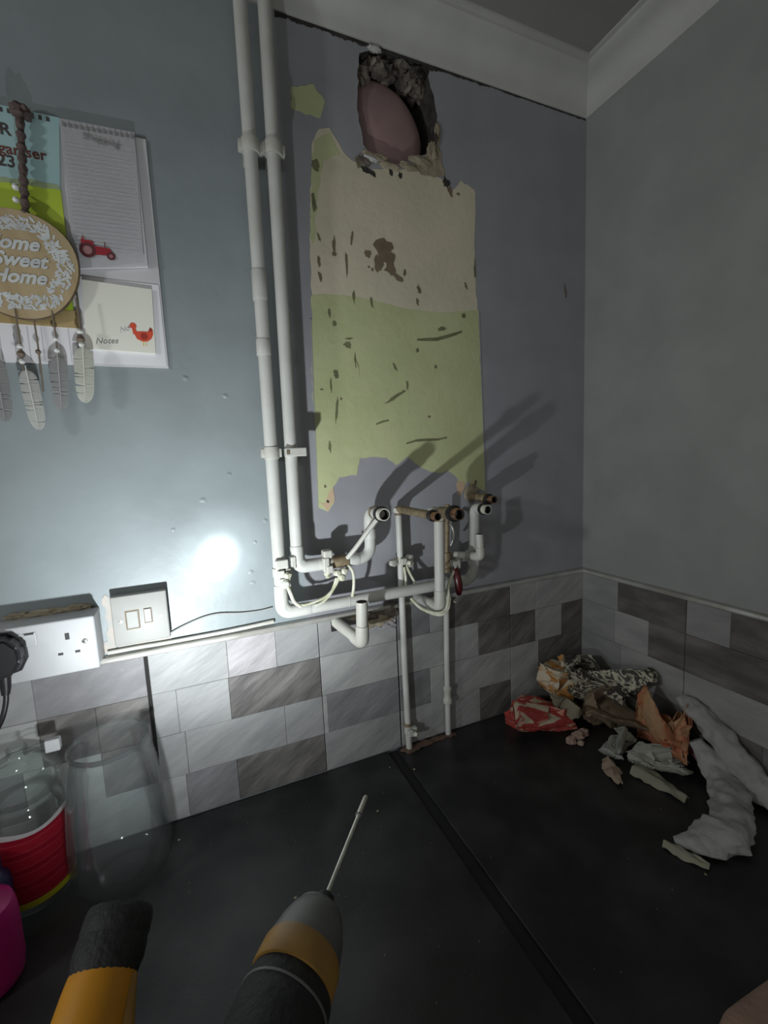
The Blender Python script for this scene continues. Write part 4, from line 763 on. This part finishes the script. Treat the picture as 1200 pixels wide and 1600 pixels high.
def drill():
    N0 = W(-879, 470, 210); tip = W(-787, 354, 210); d = (tip-N0).normalized(); side = d.cross(UP)
    t = thing('cordless_drill', 'grey and amber cordless drill pointing a long bit at the wall', 'drill', W(-945, 560, 0))
    bm = bmesh.new(); L = (tip-N0).length; lathe(bm, [(0, -.02), (.0024, -.02), (.0024, L*.76), (.0034, L*.78), (.0036, L*.80), (.0036, L*.97), (.0026, L*.99), (0, L)], N0, d, 12); b_ = obj('drill_bit', bm, M_steel, t, True)
    bm = bmesh.new(); lathe(bm, [(.0024, L*.755), (.0042, L*.76), (.0042, L*.775), (.0024, L*.78)], N0, d, 12); obj('bit_collar', bm, M_grey, b_, True)
    bm = bmesh.new(); lathe(bm, [(.003, .004), (.009, .003), (.0105, -.002), (.0105, -.012), (.016, -.014)], N0, d, 20); obj('bit_holder', bm, M_rubber, t, True)
    bm = bmesh.new(); lathe(bm, [(.008, -.010), (.018, -.012), (.024, -.015), (.029, -.023), (.0335, -.036), (.0365, -.052), (.0372, -.056), (.030, -.056)], N0, d, 36); nc = obj('nose_cone', bm, M_grey, t, True)
    bm = bmesh.new(); lathe(bm, [(.017, -.0105), (.0195, -.0118), (.0245, -.0145), (.0250, -.0168), (.0235, -.0165)], N0, d, 36); obj('nose_ring', bm, M_grey, nc, True)
    bm = bmesh.new(); lathe(bm, [(.030, -.055), (.0376, -.056), (.0388, -.060), (.0392, -.078), (.0385, -.081), (.030, -.081)], N0, d, 36); obj('amber_band', bm, M_amber, t, True)
    bm = bmesh.new(); lathe(bm, [(.030, -.080), (.0392, -.081), (.0402, -.086), (.0402, -.170), (.037, -.190), (.026, -.200), (0, -.202)], N0, d, 36)
    for v in bm.verts: v.co += UP*(-.004)
    obj('motor_housing', bm, M_rubber, t, True)
    bm = bmesh.new(); lathe(bm, [(.0395, -.0935), (.0412, -.0938), (.0412, -.0952), (.0395, -.0955)], N0-UP*.004, d, 36); obj('housing_seam', bm, M_grey, t, True)
    bm = bmesh.new(); q = N0-d*.135; sweep(bm, [q-UP*.025, q-UP*.075-d*.006, q-UP*.125-d*.012, q-UP*.152-d*.012], [.024, .0195, .020, .026], 24); obj('handle', bm, M_rubber, t, True)
    bm = bmesh.new(); sweep(bm, [q+d*.022-UP*.040, q+d*.026-UP*.055, q+d*.020-UP*.072], [.007, .009, .006], 14); obj('trigger', bm, M_grey, t, True)
    c_ = q-d*.008; bm = bmesh.new(); box(bm, (-.038, -.055, -.172-.210+.210), (.038, .055, -.150), .008, 3)
    Rm = Matrix.Translation(c_) @ Matrix.Rotation(math.atan2(d.y, d.x)-math.pi/2, 4, 'Z'); bmesh.ops.transform(bm, matrix=Rm, verts=bm.verts); obj('battery_mount', bm, M_amber, t, True)
    bm = bmesh.new(); box(bm, (-.040, -.060, -.210), (.040, .060, -.170), .007, 3); bmesh.ops.transform(bm, matrix=Rm, verts=bm.verts); obj('battery_pack', bm, M_rubber, t, True)
drill()

# ------------------------------------------------------------------ heap of torn paper and foam in the corner
M_redp = print_mat('red_floral_paper', [(0.0, (0.50, 0.44, 0.30)), (0.40, (0.50, 0.42, 0.30)), (0.45, (0.36, 0.045, 0.035)), (0.60, (0.34, 0.04, 0.035)), (0.65, (0.46, 0.20, 0.15)), (1.0, (0.50, 0.42, 0.3))], scale=26, dist=1.2, detail=2)
M_zeb = print_mat('striped_printed_paper', [(0.0, (0.05, 0.048, 0.045)), (0.44, (0.06, 0.055, 0.05)), (0.49, (0.52, 0.49, 0.37)), (0.56, (0.55, 0.52, 0.40)), (0.60, (0.08, 0.075, 0.07)), (0.68, (0.1, 0.09, 0.08)), (1.0, (0.5, 0.46, 0.36))], scale=34, dist=2.5, detail=2)
M_oran = print_mat('orange_printed_paper', [(0.0, (0.55, 0.50, 0.38)), (0.42, (0.55, 0.48, 0.36)), (0.5, (0.50, 0.24, 0.06)), (0.6, (0.46, 0.2, 0.05)), (0.68, (0.08, 0.07, 0.06)), (1.0, (0.08, 0.07, 0.06))], scale=26, dist=1.0, detail=2)
M_brn = mat('brown_backing_paper', (0.20, 0.145, 0.095), 0.85, col2=(0.28, 0.21, 0.14), scale=16, bump=.3, bscale=60)
M_olv = mat('olive_backing_paper', (0.17, 0.15, 0.10), 0.85, col2=(0.24, 0.21, 0.15), scale=16, bump=.3, bscale=60)
M_pale = mat('pale_crumpled_paper', (0.38, 0.39, 0.345), 0.8, col2=(0.44, 0.44, 0.38), scale=14, bump=.4, bscale=60)
M_peachp = print_mat('peach_orange_paper', [(0.0, (0.48, 0.15, 0.07)), (0.40, (0.46, 0.15, 0.075)), (0.55, (0.56, 0.36, 0.2)), (1.0, (0.62, 0.50, 0.33))], scale=14, detail=4, dist=.4)
M_foam = mat('white_foam', (0.34, 0.34, 0.33), 0.9, col2=(0.41, 0.41, 0.395), scale=14, detail=6, bump=.8, bscale=70)
M_tan = mat('tan_scrap', (0.33, 0.25, 0.18), 0.85, col2=(0.40, 0.31, 0.23), scale=18, bump=.3)
M_gsc = mat('grey_green_scrap', (0.24, 0.235, 0.17), 0.85, col2=(0.31, 0.30, 0.23), scale=18, bump=.3)
M_lil = mat('dusty_pink_scrap', (0.36, 0.24, 0.19), 0.85, col2=(0.42, 0.3, 0.25), scale=22, bump=.4)
M_maroon = mat('maroon_paper', (0.16, 0.02, 0.025), 0.8, col2=(0.28, 0.16, 0.16), scale=30)
def crumple(name, c, size, rz, seed, m, label, cat='paper', group='torn wallpaper heap', folds=7, n=54, rough=.010, aspect=1.3, keep=.55):
    """a sheet of paper crumpled by folding it over again and again along random planes, then pressed on to the worktop"""
    rnd = random.Random(seed*7+1); S = Vector((seed*2.3, seed*5.1, seed*1.3)); P = []
    for j in range(n+1):
        for i in range(n+1):
            u, v = i/n, j/n; e = .06*noise.noise(Vector((u*6, v*6, seed)))
            P.append(Vector(((u-.5)*aspect*(1+e), (v-.5)*(1+e), .10*noise.noise(Vector((u*2.2, v*2.2, 1))+S))))
    for f in range(folds*2):
        cen = sum(P, Vector())/len(P)
        if f % 2: nv = (max(P, key=lambda p: (p-cen).length_squared)-cen).normalized(); q = rnd.uniform(.72, .9)
        else: nv = Vector((rnd.uniform(-1, 1), rnd.uniform(-1, 1), rnd.uniform(-.6, .6))).normalized(); q = rnd.uniform(keep, .85)
        ds = sorted(p.dot(nv) for p in P); t = ds[int(len(ds)*q)]; k = rnd.uniform(1.35, 1.85)
        for p in P:
            d = p.dot(nv)-t
            if d > 0: p -= nv*d*k
    for p in P: p += Vector(noise.noise_vector(p*7+S))*rough*1.6+Vector(noise.noise_vector(p*19+S))*rough*.6
    R = Matrix.Rotation(rz, 3, 'Z'); srt = [sorted(p[a] for p in P) for a in range(3)]; lo = [srt[a][int(len(P)*.02)] for a in range(3)]; hi = [srt[a][int(len(P)*.98)] for a in range(3)]
    bm = bmesh.new(); uv = bm.loops.layers.uv.new('sheet'); V = []
    for p in P:
        q = Vector([max(-1.25, min(1.25, (p[a]-lo[a])/(hi[a]-lo[a])*2-1))*size[a]/1000 for a in range(3)]); V.append(bm.verts.new(W(*c)+R @ q))
    for j in range(n):
        for i in range(n):
            ids = (j*(n+1)+i, j*(n+1)+i+1, (j+1)*(n+1)+i+1, (j+1)*(n+1)+i); f = bm.faces.new([V[a] for a in ids])
            for lp, a in zip(f.loops, ids): lp[uv].uv = ((a % (n+1))/n*.2*aspect, (a//(n+1))/n*.2)
    bm.normal_update(); V2 = [bm.verts.new(v.co-v.normal*.0009) for v in V]; rim = [e for e in bm.edges if len(e.link_faces) == 1]; bm.verts.index_update(); nn = len(V)
    for f in list(bm.faces):
        g = bm.faces.new([V2[v.index] for v in reversed(f.verts)])
        for lp, l2 in zip(g.loops, reversed(f.loops)): lp[uv].uv = l2[uv].uv
    for e in rim: bm.faces.new((e.verts[0], e.verts[1], V2[e.verts[1].index], V2[e.verts[0].index]))
    for v in bm.verts: v.co.z = max(v.co.z, WT+.0005); v.co.x = min(v.co.x, -.0105); v.co.y = min(v.co.y, -.0105)
    return tag(obj(name, bm, m, smooth=True), label, cat, group)
def chip(name, c, r, seed, m, label, cat, group):
    bm = bmesh.new(); lump_bm(bm, W(*c), (r/1000, r*.8/1000, r*.7/1000), seed, 3, .35, 1.8)
    for v in bm.verts: v.co.z = max(v.co.z, WT+.0005)
    return tag(obj(name, bm, m, smooth=True), label, cat, group)
def leaf(name, pts, wid, seed, m, label, thick=2.0, curl=6, cat='paper', group='torn wallpaper heap', lift=3.0, nx=8, wob=.25, fold=0.0):
    """a torn strip: a ribbon along pts [(x, off, z)] with ragged edges, waves and real thickness"""
    C = curve_pts([W(*p) for p in pts], 8); bm = bmesh.new(); G = []; n = len(C); S = Vector((seed*1.1, seed*.7, seed*2))
    for i, p in enumerate(C):
        t = (C[min(i+1, n-1)]-C[max(i-1, 0)]).normalized(); s = t.cross(UP).normalized(); q = i/(n-1)
        k = q*(len(wid)-1); a = int(min(k, len(wid)-2)); hw = (wid[a]*(1-(k-a))+wid[a+1]*(k-a))/2000; row = []
        for j in range(nx+1):
            u = j/nx*2-1; e = 1+wob*noise.noise(Vector((q*9, u*2, 0))+S) if abs(u) > .8 else 1
            z = (curl*(1-u*u)+curl*.9*noise.noise(Vector((q*5, u*1.6, 1))+S)+fold*abs(math.sin(u*5+q*3))+lift)/1000
            row.append(bm.verts.new(p+s*u*hw*e+Vector((0, 0, max(z, .0005)))))
        G.append(row)
    for i in range(n-1):
        for j in range(nx): bm.faces.new((G[i][j], G[i+1][j], G[i+1][j+1], G[i][j+1]))
    bmesh.ops.recalc_face_normals(bm, faces=bm.faces); bmesh.ops.solidify(bm, geom=bm.faces[:], thickness=thick/1000)
    for v in bm.verts: v.co.z = max(v.co.z, WT+.0004)
    return tag(obj(name, bm, m, smooth=True), label, cat, group)
def foam(name, pts, rad, seed, label, flat=.6):
    """lumpy foam length: a tube of changing thickness roughened all over, flattened underneath"""
    C = curve_pts([W(*p) for p in pts], 14); n = len(C); bm = bmesh.new(); S = Vector((seed, seed*2.2, seed*.6)); R_ = []
    for i in range(n):
        k = i/(n-1)*(len(rad)-1); a = int(min(k, len(rad)-2)); R_.append((rad[a]*(1-(k-a))+rad[a+1]*(k-a))/1000)
    rings = sweep(bm, C, R_, 32)
    for i, rg in enumerate(rings):
        for v in rg:
            d = v.co-C[i]; k = 1+.42*noise.noise(v.co*26+S)+.22*noise.noise(v.co*70+S); d = d*k; d.z *= flat; v.co = C[i]+d
            if v.co.z < WT+.0006: v.co.z = WT+.0006
    return tag(obj(name, bm, M_foam, smooth=True), label, 'foam', 'white foam strips')
crumple('crumpled_wallpaper', (-244, 98, 27), (72, 50, 28), -.45, 3, M_redp, 'crumpled red paper with cream flowers, leftmost of the heap')
crumple('crumpled_wallpaper', (-190, 106, 36), (36, 40, 36), .3, 14, M_olv, 'olive brown paper back behind the red crumple')
crumple('crumpled_wallpaper', (-144, 60, 68), (40, 36, 54), .2, 5, M_oran, 'cream and orange printed paper standing highest at the left of the heap')
crumple('crumpled_wallpaper', (-94, 92, 84), (54, 46, 46), -.2, 8, M_zeb, 'black and cream printed paper crumpled in the corner')
crumple('crumpled_wallpaper', (-60, 166, 104), (46, 60, 40), -.1, 11, M_zeb, 'black and cream printed paper ridge against the right wall')
crumple('crumpled_wallpaper', (-100, 182, 46), (56, 50, 46), -.5, 21, M_brn, 'plain brown folded paper in the middle of the heap', folds=5)
crumple('crumpled_wallpaper', (-158, 248, 26), (36, 34, 26), -.7, 32, M_pale, 'pale grey rolled paper in front of the brown sheet')
crumple('crumpled_wallpaper', (-78, 288, 62), (34, 52, 62), .25, 24, M_peachp, 'orange and peach folded paper at the front of the heap', folds=5)
crumple('crumpled_wallpaper', (-126, 318, 20), (50, 30, 20), -.6, 35, M_pale, 'cream crumple under the front of the orange paper')
leaf('wallpaper_strip', [(-50, 290, 70), (-48, 325, 40), (-60, 362, 14)], [26, 22, 10], 3, M_maroon, 'dark maroon paper sliver between the orange paper and the foam')
leaf('paper_scrap', [(-203, 258, 0), (-222, 285, 0), (-240, 318, 0)], [26, 34, 10], 5, M_tan, 'small tan leaf-shaped scrap left of the pale roll', thick=2, curl=9)
leaf('paper_scrap', [(-176, 300, 4), (-166, 345, 0), (-168, 402, 0)], [46, 42, 14], 7, M_gsc, 'grey-green torn scrap lying below the orange paper', thick=2, curl=9)
leaf('paper_scrap', [(-292, 442, 0), (-282, 470, 0), (-270, 502, 0)], [18, 26, 10], 9, M_gsc, 'small dull scrap alone on the worktop below the foam hook', thick=2, curl=6)
for i, (x, y_, r, m_, lb_) in enumerate([(-198, 172, 15, M_lil, 'dusty pink chip touching the red crumple'), (-222, 176, 12, M_lil, 'dusty pink chip nearest the red crumple front'), (-176, 168, 13, M_lil, 'dusty pink chip beside the brown sheet'), (-208, 190, 8, M_tan, 'tiny tan chip in front of the pink chips'), (-292, 84, 9, M_maroon, 'tiny maroon chip at the left tip of the red paper')]):
    chip('plaster_chip', (x, y_, r*.6), r, 50+i, m_, lb_, 'chip', 'plaster chips')
foam('foam_strip', [(-30, 296, 122), (-31, 335, 104), (-31, 378, 78), (-33, 420, 48), (-42, 458, 24), (-58, 492, 14)], [14, 24, 27, 29, 30, 16], 3, 'long white lumpy foam strip leaning along the right wall tiles', .75)
foam('foam_strip', [(-66, 352, 66), (-66, 386, 38), (-92, 428, 20), (-142, 464, 18), (-200, 484, 16), (-246, 470, 12), (-272, 446, 6)], [14, 26, 30, 32, 34, 26, 6], 8, 'hooked white lumpy foam strip curling towards the front of the worktop', .62)

# dust and crumbs on the worktop
M_dust = mat('brick_dust', (0.14, 0.075, 0.05), 0.95, col2=(0.09, 0.06, 0.045), scale=60, bump=.5)
def dust():
    bm = bmesh.new()
    for x, y_, sx, sy, s in [(-560, 24, 26, 14, 1), (-520, 22, 30, 12, 2), (-485, 20, 24, 10, 3), (-455, 22, 16, 10, 4)]:
        g = bmesh.ops.create_icosphere(bm, subdivisions=3, radius=1)
        for v in g['verts']:
            d = v.co.normalized(); k = 1+.4*noise.noise(d*2+Vector((s, 2, 3))); v.co = W(x+d.x*sx*k, y_-d.y*sy*k, max(.3, 4*d.z*k))
    o = tag(obj('brick_dust', bm, M_dust, smooth=True), 'reddish brick dust around the feet of the two thin pipes', 'dust'); o['kind'] = 'stuff'
    bm = bmesh.new(); rnd = random.Random(23); spots = [(-910, 330), (-925, 350), (-285, 505), (-590, 60), (-585, 90), (-760, 180), (-700, 160), (-880, 260), (-1050, 60), (-930, 410)]
    for i in range(90):
        x, y_ = spots[i] if i < len(spots) else (rnd.uniform(-1050, -200), rnd.uniform(30, 560))
        if -616 < x < -586: x -= 40
        r = rnd.uniform(1.2, 2.6) if i < len(spots) else rnd.uniform(.35, .9)
        g = bmesh.ops.create_icosphere(bm, subdivisions=1, radius=1)
        for v in g['verts']: v.co = W(x+v.co.x*r*rnd.uniform(.8, 1.5), y_+v.co.y*r, r*.5+v.co.z*r*.5)
    o = tag(obj('worktop_crumbs', bm, M_mort), 'fine pale crumbs scattered over the black worktop', 'crumbs'); o['kind'] = 'stuff'
dust()

# ------------------------------------------------------------------ person: a bare hand resting on the worktop edge at the lower right
M_skin = mat('skin', (0.34, 0.215, 0.16), 0.55, col2=(0.40, 0.26, 0.20), scale=30, detail=6, bump=.25, bscale=160)
def hand():
    bm = bmesh.new()
    def limb(pts):
        """tapering chain of joints [(x, off, z, radius)] with round ends"""
        P = [W(*p[:3]) for p in pts]; R = [p[3]/1000 for p in pts]; C, Q = [], []
        for i in range(len(P)-1):
            for k in range(6): t = k/6; C.append(P[i].lerp(P[i+1], t)); Q.append(R[i]*(1-t)+R[i+1]*t)
        C.append(P[-1]); Q.append(R[-1]); sweep(bm, C, Q, 18)
        for p, r in zip(P, R): bmesh.ops.create_uvsphere(bm, u_segments=18, v_segments=12, radius=r, matrix=Matrix.Translation(p))
    limb([(-600, 706, 50, 27), (-690, 820, 125, 34), (-740, 960, 230, 43)])
    for dD, L, r in [(-30, 60, 10.5), (-10, 70, 11), (10, 66, 10.5), (29, 50, 9.5)]:      # palm bones, then the finger bent at its joints
        k = (-392, 682+dD, 36); limb([(-588, 704+dD*.5, 46, 22), (-480, 684+dD*.85, 44, 20), (*k, 13.5), (k[0]+L*.55, k[1]+dD*.12, 31, r), (k[0]+L*.9, k[1]+dD*.14, 17, r*.88), (k[0]+L*1.02, k[1]+dD*.14, 9.5, r*.75)])
    limb([(-545, 712, 44, 20), (-480, 726, 28, 15), (-435, 734, 17, 12.5), (-402, 728, 12, 10)])
    me = bpy.data.meshes.new('hand'); bm.to_mesh(me); bm.free(); o = bpy.data.objects.new('hand_tmp', me); COL.objects.link(o)
    rm = o.modifiers.new('remesh', 'REMESH'); rm.mode = 'VOXEL'; rm.voxel_size = .003; sm = o.modifiers.new('smooth', 'SMOOTH'); sm.iterations = 14; sm.factor = .5
    dg = bpy.context.evaluated_depsgraph_get(); dg.update(); m2 = bpy.data.meshes.new_from_object(o.evaluated_get(dg)); bpy.data.objects.remove(o)
    bm = bmesh.new(); bm.from_mesh(m2); bpy.data.meshes.remove(m2)
    for v in bm.verts: v.co.z = max(v.co.z, WT+.0006)
    tag(obj('person', bm, M_skin, smooth=True), 'bare hand of a person resting at the lower right corner', 'person')
hand()
